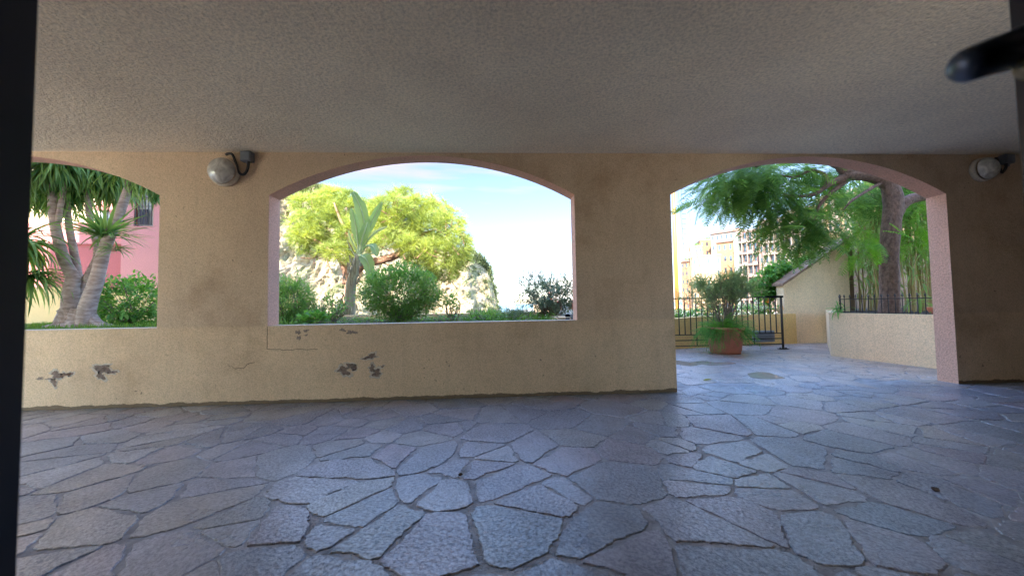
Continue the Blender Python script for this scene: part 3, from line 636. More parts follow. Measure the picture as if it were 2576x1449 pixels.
trunk([(200, 740, .1), (196, 690, .12), (185, 628, .12), (174, 571, .12), (171, 535, .15), (168, 490, .15)], [26, 20, 20, 18, 15, 13])
trunk([(202, 800, .12), (211, 720, .12), (236, 668, .1), (245, 630, .12), (232, 575, .2), (222, 515, .25), (216, 430, .3), (214, 385, .3)], [34, 26, 20, 17, 15, 16, 16, 15])
trunk([(212, 830, -.06), (220, 770, -.06), (243, 705, -.08), (261, 635, -.08), (284, 575, -.08), (309, 514, -.08), (327, 457, -.08), (340, 405, -.08)], [50, 42, 35, 31, 28, 24, 20, 18])
# root flare
b = MB(); rs = np.random.default_rng(4)
for i in range(15):
    a = math.pi*(i/14)*1.15+math.pi*.93; c0 = T(192+random.uniform(-30, 30), 790, -.02); o = np.array([math.cos(a)*.30, math.sin(a)*.22, 0])*rs.uniform(.75, 1.1)
    b.tube(bez([c0+[0, 0, .05], c0*[1, 1, 0]+[0, 0, .83]+o*.45, c0*[1, 1, 0]+[0, 0, .76]+o*.8, c0*[1, 1, 0]+[0, 0, .72]+o*1.2], 8), np.linspace(.085, .03, 10)[:len(bez([(0, 0, 0), (0, 0, 1), (0, 0, 2), (0, 0, 3)], 8))], 8, bump=.2)
part(b, 'root_flare', M['palbark'], e, True)
def head(c, n, L_, lo, hi, seed, name='leaf_head', w=.06, dro=(.5, 1.1), parent=None, bias=(0, 0, 0), mat='pal'):
    rs = np.random.default_rng(seed); z = rs.uniform(lo, hi, n); a = rs.uniform(0, 6.28, n); r = np.sqrt(np.maximum(0, 1-z*z)); D = np.stack([r*np.cos(a), r*np.sin(a), z], -1)+np.array(bias)
    b = MB()
    for k in range(4):
        s = slice(k*n//4, (k+1)*n//4); tv, tf = strap_t(w*rs.uniform(.8, 1.2), 6, dro[0]+(dro[1]-dro[0])*k/3)
        b.scatter(tv, tf, np.tile(c, (len(D[s]), 1))+rs.normal(0, .025, (len(D[s]), 3)), frame(D[s], rs.uniform(-.3, .3, len(D[s]))), rs.uniform(.75, 1.1, len(D[s]))*L_)
    return part(b, name, M[mat], parent or e)
head(T(135, 412), 300, .72, -.85, .8, 1); head(T(160, 405, .05), 220, .62, -.95, .8, 2); head(T(168, 488, .25), 170, .55, -.98, .5, 3)
head(T(214, 400, .3), 300, .78, -.85, .7, 4); head(T(345, 408, -.05), 260, .60, -.98, .5, 5); head(T(105, 450, .35), 200, .75, -.9, .4, 6)
head(T(262, 592, -.12), 90, .62, .05, .98, 7, w=.065, dro=(.1, .7)); head(T(287, 628, -.15), 40, .30, -.1, .9, 8, w=.06, dro=(.4, .9), bias=(.5, -.3, 0))
head(T(262, 445, .5), 190, .7, -.9, .8, 10); head(T(390, 440, .4), 150, .6, -.98, .5, 11); head(T(300, 430, .8), 170, .7, -.9, .7, 12)
P0 = at(40, 610, 5.6); e2 = thing('cordyline_shrub', 'large drooping strap-leaf crown at the left edge beside the dark door frame', 'plant', loc=(P0[0], 5.6, .75))
head(P0, 170, .75, -.8, .8, 21, 'leaves', parent=e2, dro=(.6, 1.2)); head(P0+[-.05, .2, -.45], 90, .7, -.7, .6, 22, 'leaves', parent=e2)
b = MB(); b.tube([(P0[0], 5.6, .7), (P0[0]+.03, 5.6, 1.2), (P0[0], 5.6, P0[2])], [.08, .06, .05], 10); part(b, 'trunk', M['palbark'], e2, True)

# ------------------------------------------------------------------ rose coloured house and yellow garden wall (left)
def bx(b, pa, pb, Y0, Y1, za=None, zb=None, m=0):
    A, B = at(*pa, Y0), at(*pb, Y0); b.box(min(A[0], B[0]), max(A[0], B[0]), Y0, Y1, za if za is not None else min(A[2], B[2]), zb if zb is not None else max(A[2], B[2]), m)
hs = thing('rose_house', 'rose pink rendered house with barred windows behind the multi-trunked tree', 'house', loc=(-9.3, 9.4, -.3))
b = MB(); b.box(-14, -8.42, 9.0, 9.4, -.3, 2.53); part(b, 'base_wall', M['pinkd'], hs)
b = MB(); b.box(-14, -8.42, 8.96, 9.4, 2.53, 2.57); part(b, 'ledge', M['pinkl'], hs)
b = MB(); b.box(-14, -9.62, 9.4, 9.6, 2.5, 3.12); b.box(-9.28, -8.42, 9.4, 9.6, 2.5, 5.6); b.box(-9.62, -9.28, 9.4, 9.6, 3.42, 5.6); part(b, 'upper_wall', M['pinkb'], hs)
b = MB(); b.box(-8.42, -8.16, 8.8, 9.4, -.3, 5.6); b.box(-8.16, -7.2, 8.8, 9.0, -.3, 2.90); b.box(-7.74, -7.2, 8.8, 9.0, 2.90, 5.6); b.box(-8.16, -7.74, 8.8, 9.0, 4.3, 5.6); part(b, 'corner_wall', M['pinkl'], hs)
M['winl'] = plain('pale_curtained_glass', (.55, .62, .58), .2, var=.35, scale=3)
M['wind'] = glassmat('dark_window_glass', (.04, .05, .08), .1)
def barred(x0, x1, Y, z0, z1, par, pane, n=5, hb=()):
    f = MB(); f.box(x0, x1, Y+.12, Y+.14, z0, z1); w = part(f, 'window', M[pane], par) if par.type == 'EMPTY' else f.build('window', M[pane], par)
    g = MB()
    for i in range(n): x = x0+(x1-x0)*(i+.5)/n; g.box(x-.007, x+.007, Y-.01, Y+.004, z0, z1)
    for z in hb: g.box(x0, x1, Y-.014, Y-.010, z-.008, z+.008)
    o = g.build('bars', M['iron'], w); o.matrix_parent_inverse = Matrix.Translation(-Vector(par.location)) if False else Matrix.Identity(4); return w
barred(-9.62, -9.28, 9.4, 2.58, 3.42, hs, 'winl', 4, (2.6, 2.8, 3.2)); barred(-8.16, -7.74, 8.8, 2.92, 4.3, hs, 'winl', 6, (2.93, 3.35, 3.9))
b = MB(); b.box(-8.13, -7.93, 8.86, 8.88, 2.95, 3.30); part(b, 'grille_panel', M['wind'], hs)
fb = thing('window_box', 'grey lilac flower box hanging on the barred window of the rose house', 'planter', loc=(-7.9, 8.72, 3.55))
b = MB(); b.box(-8.02, -7.66, 8.62, 8.78, 3.52, 3.70); part(b, 'trough', plain('lilac_grey', (.30, .26, .34), .6), fb)
b = MB(); n = 260; P = np.stack([rng.uniform(-8.05, -7.6, n), rng.uniform(8.6, 8.8, n), rng.uniform(3.7, 3.9, n)], -1); b.scatter(*LF, P, frame(rdir(n, -.3, 1)), rng.uniform(.04, .08, n)); part(b, 'foliage', M['laur'], fb)
b = MB(); b.box(-20, -11.4, 13, 13.4, -.3, 9); ch = b.build('cream_house', M['cream']); tag(ch, 'cream house wall glimpsed high between the strap leaves at the left', 'house')
for i, (x, z) in enumerate([(-13.4, 5.3), (-12.3, 5.3)]):
    b = MB(); b.box(x, x+.6, 12.97, 13.0, z, z+1.1); w = b.build('window', M['winl'], ch)
yw = MB(); yw.box(-14, -8.55, 8.0, 8.2, -.3, 1.49); n = 12
yw.lathe([(.2, -.3), (.2, 1.49), (0, 1.49)], 20, o=(-8.55, 8.2, 0)); tag(yw.build('yellow_garden_wall', M['yellow']), 'low yellow rendered garden wall with rounded end, left of the trunks', 'wall')
yw = MB(); yw.box(-8.3, -4.2, 8.25, 8.45, -.3, 1.45); tag(yw.build('yellow_boundary_wall', M['yellow']), 'yellow rendered low wall behind the leafy shrub', 'wall')

# ------------------------------------------------------------------ banana plant
YB = 7.6; 
def B(px, py, dy=0.): return at(px, py, YB+dy)
e = thing('banana_plant', 'banana-like plant with ragged leaning stem and big paddle leaves before the pine', 'plant', loc=(B(872, 800)[0], YB, .3))
b = MB(); q = bez([B(876, 830), B(879, 770), B(883, 715), B(893, 678), B(903, 640)], 16); b.tube(q, np.interp(np.linspace(0, 1, len(q)), [0, .4, 1], [.115, .10, .065]), 14, bump=.07)
for i in range(20):
    p0 = q[random.randint(3, len(q)-3)]; a = random.uniform(0, 6.28); d = np.array([math.cos(a), math.sin(a), 0]); b.tube([p0+d*.12, p0+d*.15+[0, 0, .12], p0+d*random.uniform(.14, .26)+[0, 0, random.uniform(-.12, .2)]], [.02, .014, .004], 5)
part(b, 'stem', M['banbark'], e)
def paddle(pts, width, seed, twist=0., nrm=(0, -1, .2), mat='ban', n=22, tear=.25):
    """leaf blade on a curved midrib; its two halves fold, ripple and tear"""
    rs = np.random.default_rng(seed); q = bez([B(*p) for p in pts], n); k = len(q); Tn = np.gradient(q, axis=0); Tn /= np.linalg.norm(Tn, axis=1)[:, None]
    N0 = np.array(nrm, float); V = []; F = []; wpx = width*.86*YB/FPX/2
    for i in range(k):
        t = i/(k-1); S = np.cross(Tn[i], N0); S /= np.linalg.norm(S)+1e-9; Nn = np.cross(S, Tn[i]); tw = twist*t; S = math.cos(tw)*S+math.sin(tw)*Nn
        tt = max(0, (t-.22)/.78); w = wpx*(math.sin(math.pi*min(1, .04+tt*.93))**.55 if tt > 0 else .07)
        for sgn in (-1, 1):
            for h in (1., .66, .33):
                if sgn == 1: h = 1.33-h if h != 1. else .33
                wr = w*h*(1-(tear*rs.random() if h > .9 and tt > .1 else 0)); V.append(q[i]+S*sgn*wr+Nn*(.25*abs(h)*w+.03*w*math.sin(i*2.1+sgn)*h))
            if sgn == -1: V.append(q[i])
    m_ = 7
    for i in range(k-1):
        for j in range(m_-1): F.append((i*m_+j, i*m_+j+1, (i+1)*m_+j+1, (i+1)*m_+j))
    b = MB(); b.add(V, F); o = part(b, 'leaf', M[mat], e, True)
    b2 = MB(); b2.tube(q+N0*.006, np.linspace(.022, .006, k), 6); r = b2.build('midrib', M['ban2'], o, True); return o
M['ban2'] = plain('pale_leaf_rib', (.42, .50, .25), .5)
M['ban3'] = leafmat('yellow_banana_leaf', (.45, .52, .22), (.62, .66, .30), .5, 1.5, .5)
M['ban4'] = plain('dry_brown_leaf', (.22, .11, .06), .8)
paddle([(905, 640), (917, 600), (916, 560), (906, 520), (888, 483)], 38, 1, nrm=(.25, -1, .1))
paddle([(903, 640, -.1), (900, 600, -.12), (894, 560, -.16), (884, 524, -.2)], 34, 2, .2, nrm=(-.3, -1, .1))
paddle([(907, 640, .05), (921, 590, .05), (942, 545, .1), (961, 509, .1)], 26, 3, -.2, nrm=(.6, -1, .1))
paddle([(907, 640), (925, 606), (948, 584), (974, 571)], 24, 4, .1, nrm=(-.2, -1, .7), mat='ban3')
paddle([(905, 642, -.15), (910, 605, -.2), (918, 580, -.2), (924, 560, -.15)], 28, 5, .3, nrm=(.5, -1, .1))
paddle([(903, 645), (893, 622), (883, 600), (877, 580)], 20, 6, .4, nrm=(-.5, -1, .2), mat='ban3')
paddle([(903, 648), (892, 640), (882, 622), (874, 606)], 12, 11, .4, nrm=(-.5, -1, .2), mat='ban4')
paddle([(904, 645, -.1), (920, 622, -.2), (938, 620, -.3), (949, 645, -.35)], 28, 7, .1, nrm=(0, -.6, 1))
paddle([(902, 642, -.1), (912, 645, -.25), (925, 660, -.3), (935, 700, -.3)], 38, 8, .1, nrm=(.3, -1, .5))
paddle([(902, 648), (892, 638), (884, 630), (875, 627)], 9, 9, nrm=(0, -.5, 1))
paddle([(905, 648), (930, 640), (960, 630), (992, 612)], 15, 10, .4, nrm=(0, -.6, 1), mat='ban3')
# ------------------------------------------------------------------ pine
YP = 13.
def Pn(px, py, dy=0.): return at(px, py, YP+dy)
e = thing('pine_tree', 'sunlit yellow green pine with a spreading crown and twisting orange limbs behind the banana plant', 'tree', loc=(Pn(858, 900)[0], YP, -.3))
def limb(path, wid, name): 
    q = bez([Pn(*p) for p in path], 22); w = np.interp(np.linspace(0, 1, len(q)), np.linspace(0, 1, len(wid)), wid)*YP/FPX/2; b = MB(); b.tube(q, w, 9, bump=.08); return part(b, name, M['pinebark'], e, True)
limb([(872, 840), (872, 770), (880, 715), (905, 672), (945, 658), (1000, 642), (1040, 600), (1095, 578)], [26, 24, 22, 21, 20, 17, 12, 6], 'trunk')
limb([(872, 715), (868, 680), (845, 640), (800, 610), (770, 590)], [20, 16, 12, 9, 5], 'limb')
limb([(990, 645), (1020, 625), (1010, 600), (975, 580), (960, 540)], [14, 11, 9, 7, 4], 'limb'); limb([(905, 672), (890, 620), (860, 560), (840, 510)], [14, 11, 8, 4], 'limb')
limb([(1030, 612), (1070, 620), (1110, 640), (1150, 650)], [8, 7, 5, 3], 'limb'); limb([(960, 660), (985, 670), (1005, 685), (1012, 700)], [4, 3, 2, 1], 'limb')
CL = [(790, 520, 50, 34), (835, 500, 40, 32), (770, 575, 36, 42), (820, 570, 56, 46), (870, 540, 46, 40), (800, 620, 48, 28), (850, 635, 42, 24), (900, 590, 50, 45), (985, 530, 50, 40), (1020, 510, 46, 34), (950, 560, 45, 42), (1060, 525, 46, 36),
      (1100, 535, 36, 34), (1010, 570, 60, 40), (1080, 580, 60, 44), (1130, 570, 40, 42), (1150, 620, 34, 38), (1110, 640, 52, 38), (1060, 650, 46, 28), (1120, 685, 40, 20), (1160, 655, 24, 22), (1085, 690, 26, 12), (930, 530, 30, 26), (745, 600, 20, 20), (880, 500, 26, 18), (1172, 605, 12, 14), (1040, 620, 34, 26), (980, 600, 40, 24)]
b = MB(); ncl = 26; rsn = np.random.default_rng(77)
# needle tuft template
nv = []; nf = []
for i in range(ncl):
    d = rsn.normal(0, 1, 3); d[1] = abs(d[1])*1.2+.2; d /= np.linalg.norm(d); s = np.cross(d, [0, 0, 1.]); s /= np.linalg.norm(s); k = len(nv); w = .022
    nv += [-s*w, s*w, d*1.]; nf.append((k, k+1, k+2))
nv = np.array(nv)
PC = []; DC = []
for (cx, cy, rx, ry) in CL:
    k = int(rx*ry*.075)+4; d = rdir(k); rr = rsn.uniform(.25, 1, k)**.5
    c0 = Pn(cx, cy, rsn.uniform(-.9, .9)); sx, sz = rx*YP/FPX, ry*YP/FPX; P = c0+d*np.array([sx, min(sx, 1.)*.9, sz])*rr[:, None]*1.06; PC.append(P); DC.append(d+[0, 0, .9])
PC = np.concatenate(PC); DC = np.concatenate(DC)+rsn.normal(0, .35, (len(PC), 3)); print('pine tufts', len(PC))
b.scatter(nv, nf, PC, frame(DC, rsn.uniform(0, 6, len(PC))), rsn.uniform(.20, .36, len(PC))); part(b, 'crown', M['pine'], e)
b = MB()
for j in rsn.integers(0, len(PC), 150):
    p0 = PC[j]; q0 = p0-DC[j]/np.linalg.norm(DC[j])*.45+rsn.normal(0, .08, 3); b.tube([q0, (p0+q0)/2+[0, 0, -.03], p0], [.02, .015, .008], 4)
part(b, 'branchwork', M['pinebark'], e)

# ------------------------------------------------------------------ terrace walls (right)
def wall_strip(pts, th, z0, z1, flip=1):
    """upright wall following a plan polyline"""
    P = np.array(pts, float); n = len(P); Tn = np.gradient(P, axis=0); Tn /= np.linalg.norm(Tn, axis=1)[:, None]; Nn = np.stack([-Tn[:, 1], Tn[:, 0]], -1)*th*flip; Q = P+Nn
    zt = z1 if hasattr(z1, '__len__') else [z1]*n
    V = [(p[0], p[1], z0) for p in P]+[(p[0], p[1], z) for p, z in zip(P, zt)]+[(p[0], p[1], z0) for p in Q]+[(p[0], p[1], z) for p, z in zip(Q, zt)]; F = []
    for i in range(n-1): F += [(i, i+1, n+i+1, n+i), (2*n+i+1, 2*n+i, 3*n+i, 3*n+i+1), (n+i, n+i+1, 3*n+i+1, 3*n+i)]
    F += [(0, n, 3*n, 2*n), (n-1, 3*n-1, 4*n-1, 2*n-1)]
    b = MB(); b.add(V, F); return b
ow = wall_strip([(2.0, 7.35), (3.5, 7.58), (4.4, 7.80), (5.4, 8.0), (6.80, 8.12)], .2, -.3, [.60, .62, .655, .67, .67]).build('ochre_wall', M['ochre']); tag(ow, 'low ochre rendered wall curving behind the railing with a slotted vent in it', 'wall')
M['ventm'] = plain('grey_vent', (.34, .34, .36), .5)
vt = MB(); A, B_ = at(1893, 832, 7.93), at(1938, 857, 7.99); vt.box(A[0], B_[0], 7.86, 7.95, B_[2]-.01, A[2], rot=None); o = vt.build('vent_surround', M['ventm'], ow)
v2 = MB()
for i in range(5): z = B_[2]+.02+(A[2]-B_[2]-.05)*i/4; v2.box(A[0]+.015, B_[0]-.015, 7.835, 7.858, z-.006, z+.012)
v2.build('louvre', M['greybox'], o)
gw = MB(); z_ = .672; gx0, gx1 = 6.56, 8.13
gw.prism([(6.80, -.3), (gx1, -.3), (gx1, 2.33), (gx0, 1.33), (gx0, z_), (6.80, z_)], 8.14, 8.36)
gwo = gw.build('gable_wall', [M['cream']]); tag(gwo, 'cream rendered wall with sloping tiled top rising to the right beyond the terrace', 'wall')
cp = MB(); n = 9
for i in range(n):
    xa, xb = gx0-.06+(gx1-gx0+.06)*i/n, gx0-.06+(gx1-gx0+.06)*(i+1)/n-.006; sl_ = (2.33-1.33)/(gx1-gx0); za, zb = 1.335+(xa-gx0)*sl_, 1.335+(xb-gx0)*sl_; lift = .012*(i % 2)*0+random.uniform(0, .008)
    V = [(x, y, z+dz+lift) for dz in (0, .055) for y in (8.08, 8.42) for x, z in ((xa, za), (xb, zb))]; cp.add(V, [(0, 2, 3, 1), (4, 5, 7, 6), (0, 1, 5, 4), (2, 6, 7, 3), (0, 4, 6, 2), (1, 3, 7, 5)])
cp.build('coping', M['copings'], gwo)
M['brownw'] = stucco('shaded_brown_render', (.24, .15, .10), None, .5, 60)
b = MB(); b.box(8.22, 8.6, 8.5, 8.7, -.3, 2.3); tag(b.build('brown_pier', M['brownw']), 'narrow brown rendered pier between the gable wall and the bamboo', 'wall')
b = MB(); b.box(9.65, 11, 10.2, 10.4, -.3, 2.9); b.box(11, 17, 10.2, 10.4, -.3, 4.6); tag(b.build('back_wall', M['brownw']), 'tall dark brown wall hidden behind the bamboo', 'wall')
pw = MB(); th_ = .16
pw.V = []; pl = wall_strip([(7.35, 7.95), (5.88, 6.30), (6.02, 5.55), (6.13, 4.92), (6.19, 4.27)], th_, -.3, .748)
pwo = pl.build('planter_wall', M['cream']); tag(pwo, 'chest-low cream planter wall on the terrace beside the walk-through arch, topped by a small iron fence', 'wall')
b = MB(); P = at(2128, 886, 6.1); 
b = MB()
for q, (x, y, rx, ry) in enumerate([(2125, 884, 9, 8), (2131, 876, 6, 5), (2118, 890, 5, 4)]):
    C = at(x, y, 6.15); k = 6.15/FPX; a = np.linspace(0, 6.28, 14, endpoint=False); yx = 6.30-(C[0]-5.88)/.14*.75
    b.add([(C[0]+rx*k*math.cos(t)*.9+ .0, np.interp(C[0]+rx*k*math.cos(t)*.9, [5.88, 6.02], [6.30, 5.55])-.004*0-.02, C[2]+ry*k*math.sin(t)*(1+.25*math.sin(3*t+q))) for t in a], [tuple(range(14))])
pb = MB(); pb.add([(x, y, .705) for x, y in [(6.02, 6.25), (6.16, 5.55), (6.27, 4.92), (6.33, 4.27), (14, 4.27), (14, 10.2), (8.3, 10.2), (8.3, 8.4), (7.5, 7.95)]], [tuple(range(9))]); tag(pb.build('planter_soil', M['soil'], smooth=True), kind='structure')

# ------------------------------------------------------------------ railing
ry = 7.28
e = thing('railing', 'dark iron railing with a flat handrail behind the potted oleander', 'railing', loc=(3.9, ry, 0))
x0r, x1r = 2.2, 5.80
b = MB(); b.box(x0r, 5.50, ry-.02, ry+.02, 1.035, 1.06); part(b, 'top_rail', M['iron'], e)
b = MB(); b.box(5.50, 5.83, ry-.03, ry+.04, 1.035, 1.075); part(b, 'handrail_end', M['black'], e)
for z in (.325, .215, .105):
    b = MB(); b.box(x0r, x1r-.02, ry-.008, ry+.008, z-.009, z+.009); part(b, 'rail', M['iron'], e)
b = MB(); b.box(x1r-.015, x1r+.015, ry-.015, ry+.015, 0, 1.035); part(b, 'post', M['iron'], e)
b = MB(); b.box(x1r-.09, x1r+.09, ry-.05, ry+.05, 0.0045, .014); b.lathe([(.014, .014), (.014, .03), (0, .03)], 8, o=(x1r-.06, ry, 0)); b.lathe([(.014, .014), (.014, .03), (0, .03)], 8, o=(x1r+.06, ry, 0)); part(b, 'foot_plate', M['iron'], e)
b = MB(); b.box(x0r-.022, x0r+.022, ry-.022, ry+.022, 0, 1.035); part(b, 'post', M['iron'], e)
x = x1r-.12; i = 0
while x > x0r+.05:
    b = MB(); lo = .105 if i % 5 == 4 else .325; b.box(x-.008, x+.008, ry-.007, ry+.007, lo, 1.035); part(b, 'baluster', M['iron'], e); x -= .118; i += 1

# ------------------------------------------------------------------ terracotta pot with oleander and fern
pc = np.array([4.38, 6.93, 0.])
e = thing('plant_pot', 'large round terracotta pot holding a tall thin-leaved shrub over trailing fern', 'pot', loc=pc)
b = MB(); b.lathe([(0, .004), (.255, .004), (.262, .05), (.268, .055), (.305, .36), (.318, .44), (.335, .448), (.338, .492), (.318, .497), (.305, .47), (.29, .43), (0, .43)], 40, o=pc); part(b, 'pot_body', M['terra'], e, True)
b = MB(); b.lathe([(0, .445), (.20, .445), (.297, .44)], 24, o=pc); part(b, 'soil', M['soil'], e)
ol = thing('potted_oleander', 'tall thin-leaved oleander with many bare stems growing in the terracotta pot', 'shrub', loc=(pc[0], pc[1], .44))
b = MB(); rs = np.random.default_rng(17); TP = []; ST = []
for i in range(44):
    a = rs.uniform(0, 6.28); r = rs.uniform(.2, 1.0)**.6; tip = pc+[math.cos(a)*r*.80-.03, math.sin(a)*r*.45, 1.66-.42*r*r-rs.uniform(0, .18)]
    if i > 34: tip[2] -= rs.uniform(.15, .35)
    base = pc+[math.cos(a)*.10*r, math.sin(a)*.1*r, .43]; mid = base*.5+tip*.5+[-math.cos(a)*.08, -math.sin(a)*.05, .08]
    q = bez([base, mid, tip], 10); b.tube(q, np.linspace(.0085, .003, len(q)), 5); ST.append(q)
    for k in range(5):
        s0 = q[rs.integers(5, len(q)-1)]; d = rs.normal(0, 1, 3)*[.13, .1, .05]+[0, 0, .13]; q2 = bez([s0, s0+d*.6+[0, 0, -.01], s0+d], 4); b.tube(q2, np.linspace(.004, .002, len(q2)), 4); TP.append(q2[-1]); TP.append(q2[len(q2)//2])
    TP.append(q[-1]); TP.append(q[-2])
part(b, 'stems', M['twig'], ol)
TP = np.array(TP); n = len(TP)*11; P = np.repeat(TP, 11, 0)+rs.normal(0, .028, (n, 3)); D = rs.normal(0, .6, (n, 3))+[0, 0, .55]
b = MB(); b.scatter(*leaf_t(.15, 3, .15, .3), P, frame(D, rs.uniform(-1, 1, n)), rs.uniform(.06, .115, n)); part(b, 'foliage', M['ole'], ol)
fe = thing('potted_fern', 'soft green feathery fern spilling over the rim of the terracotta pot', 'plant', loc=(pc[0], pc[1], .44))
b = MB(); n = 420; z = rs.uniform(-.25, .95, n); a = rs.uniform(0, 6.28, n); D = np.stack([np.cos(a)*np.sqrt(1-z*z), np.sin(a)*np.sqrt(1-z*z), z], -1)
b.scatter(*frond_t(12, .17, .022, .55), np.tile(pc+[0, 0, .46], (n, 1))+D*[.2, .2, 0]*rs.uniform(0, 1, n)[:, None], frame(D, rs.uniform(-.4, .4, n)), rs.uniform(.22, .42, n))
for k in range(60):     # trailing strands to the floor
    a = rs.choice([rs.uniform(2.4, 3.9), rs.uniform(-.9, .9)]) if k % 3 else rs.uniform(3.3, 4.1)
    r = .34+.02*rs.random(); L_ = rs.uniform(.15, .44); s0 = pc+[math.cos(a)*r, math.sin(a)*r, .47]; out = np.array([math.cos(a), math.sin(a), 0])*rs.uniform(.04, .26)
    q = bez([s0, s0+out*.5+[0, 0, -L_*.35], s0+out+[0, 0, -L_]], 10); b.tube(q, .002, 3); m_ = len(q)*6; PP2 = np.repeat(q, 6, 0)+rs.normal(0, .012, (m_, 3)); b.scatter(*leaf_t(.14, 2, .1), PP2, frame(rdir(m_)), rs.uniform(.03, .055, m_))
part(b, 'fronds', M['fern'], fe)

# ------------------------------------------------------------------ flowers behind the ochre wall
fb = grid(2.0, 6.9, 8.15, 9.4, 10, 6, lambda x, y: .58); tag(fb.build('flower_bed_soil', M['soil']), kind='structure')
b = MB(); b.box(1.99, 7.0, 9.4, 9.5, -.3, .60); tag(b.build('flower_bed_wall', M['cream']), 'low wall at the far side of the flower bed behind the railing', 'wall')
def flowers(name, label, x0, x1, h, mat, seed, n=34, bl=46):
    rs = np.random.default_rng(seed); c = (x0+x1)/2; e = thing(name, label, 'flowers', 'flowering plants behind the railing', (c, 8.55, .58))
    k = int(1900*(x1-x0)); b = MB(); X = rs.uniform(x0, x1, k); hh = h*(.6+.4*np.array([mnoise.noise(Vector((x*5, seed, 0))) for x in X])+.15)
    P = np.stack([X, 8.5+rs.normal(0, .15, k), .58+rs.uniform(0, 1, k)*hh], -1); b.scatter(*LF, P, frame(rs.normal(0, 1, (k, 3))+[0, 0, .4]), rs.uniform(.035, .07, k)); part(b, 'foliage', M['laur'], e)
    b = MB()
    for i in range(n):
        o = np.array([rs.uniform(x0, x1), 8.25+rs.uniform(-.08, .1), .58+rs.uniform(.35, 1.0)*h]); m_ = 12; b.scatter(*leaf_t(.8, 2, .3), o+rs.normal(0, .018, (m_, 3)), frame(rdir(m_)), rs.uniform(.022, .04, m_))
    part(b, 'blossom', mat, e)
flowers('flowering_plant', 'green plants with scattered white blossom behind the left end of the railing', 3.9, 4.7, .28, M['whitef'], 1, 16)
flowers('flowering_plant', 'orange flowered plants behind the railing left of the terracotta pot', 4.7, 5.15, .34, M['orangef'], 2, 9)
flowers('flowering_plant', 'plants with a few violet flowers behind the railing above the terracotta pot', 5.15, 5.6, .36, M['violetf'], 3, 9)
flowers('flowering_plant', 'cluster of big white flower heads behind the railing right of the terracotta pot', 5.6, 6.2, .42, M['whitef'], 4, 26)
flowers('flowering_plant', 'orange flowers close to the foot of the gable wall behind the end of the railing', 6.2, 6.55, .42, M['orangef'], 5, 6)
# creeper climbing at the low end of the gable wall
e = thing('creeper', 'leafy green creeper tumbling over the low end of the sloping gable wall', 'climber', loc=(6.4, 8.5, .58))
rs = np.random.default_rng(55); P = []
for (x, y, rx, ry_, k) in [(1960, 735, 34, 20, 700), (1985, 742, 22, 9, 300), (1935, 700, 30, 28, 800), (1955, 680, 30, 24, 600), (1990, 672, 34, 16, 500), (2025, 655, 30, 12, 380), (1920, 740, 26, 20, 500), (1900, 716, 20, 16, 260)]:
    c0 = at(x, y, 8.62); s_2 = 8.6/FPX; d = rdir(k); P.append(c0+d*np.array([rx*s_2, .22, ry_*s_2])*(rs.uniform(.1, 1, k)**.5)[:, None]*1.1)
P = np.concatenate(P); b = MB(); b.scatter(*leaf_t(.7, 2, .25), P, frame(rs.normal(0, 1, (len(P), 3))+[0, -.5, -.2]), rs.uniform(.045, .10, len(P))); part(b, 'foliage', M['laur'], e)
b = MB()
for k in range(24): p0 = P[rs.integers(0, len(P))]; b.tube(bez([(6.45+rs.normal(0, .15), 8.6, .56), (6.5, 8.62, 1.0), p0], 6), .008, 4)
part(b, 'stems', M['twig'], e)

# ------------------------------------------------------------------ small spiked fence on the planter wall
e = thing('planter_fence', 'small black spiked iron fence standing on the planter wall around the tree', 'fence', loc=(6.06, 5.6, .748))
PL = [(6.30, 6.52), (5.965, 6.15), (6.09, 5.50), (6.20, 4.92), (6.25, 4.50)]
def along(s_):
    P = np.array(PL, float); d = np.r_[0, np.cumsum(np.linalg.norm(np.diff(P, axis=0), axis=1))]; return np.array([np.interp(s_, d, P[:, 0]), np.interp(s_, d, P[:, 1])]), d[-1]
_, tot = along(0)
for z in (.765, .985):
    b = MB()
    for i in range(len(PL)-1): b.tube([(*PL[i], z), (*PL[i+1], z)], .007, 6)
    part(b, 'rail', M['iron'], e)
s_3 = .03
while s_3 < tot:
    q, _ = along(s_3); b = MB(); b.tube([(q[0], q[1], .750), (q[0], q[1], 1.015)], .0065, 6); b.lathe([(.0, 1.01), (.014, 1.025), (.009, 1.04), (.0, 1.07)], 8, o=(q[0], q[1], 0)); part(b, 'picket', M['iron'], e); s_3 += .088

# ------------------------------------------------------------------ feathery-leaved tree over the terrace
YJ = 6.1
def J(px, py, dy=0.): return at(px, py, YJ+dy)
e = thing('feathery_tree', 'big brown-trunked tree with fern-like foliage arching over the terrace', 'tree', loc=(J(2237, 790)[0], YJ, .70))
def jl(path, wid, name='limb', n=12):
    q = bez([J(*p) for p in path], 26); w = np.interp(np.linspace(0, 1, len(q)), np.linspace(0, 1, len(wid)), wid)*YJ/FPX/2*.78; b = MB(); b.tube(q, w*(1+.03*np.sin(np.arange(len(q))*1.7)), n, bump=.04); return part(b, name, M['jacbark'], e, True)
jl([(2237, 800), (2238, 740), (2238, 650), (2243, 560), (2246, 500), (2225, 455), (2170, 440), (2120, 445)], [60, 52, 50, 51, 54, 46, 38, 34], 'trunk', 16)
jl([(2243, 560), (2262, 520), (2295, 500), (2345, 490), (2400, 470)], [44, 40, 34, 28, 22]); jl([(2180, 442), (2130, 432), (2110, 415), (2105, 380)], [36, 34, 26, 22])
jl([(2125, 447), (2090, 462), (2070, 475), (2045, 490), (2000, 495), (1970, 488)], [30, 18, 15, 12, 9, 5]); jl([(2080, 468), (2075, 440), (2040, 430), (2000, 445), (1960, 440)], [14, 12, 10, 8, 5])
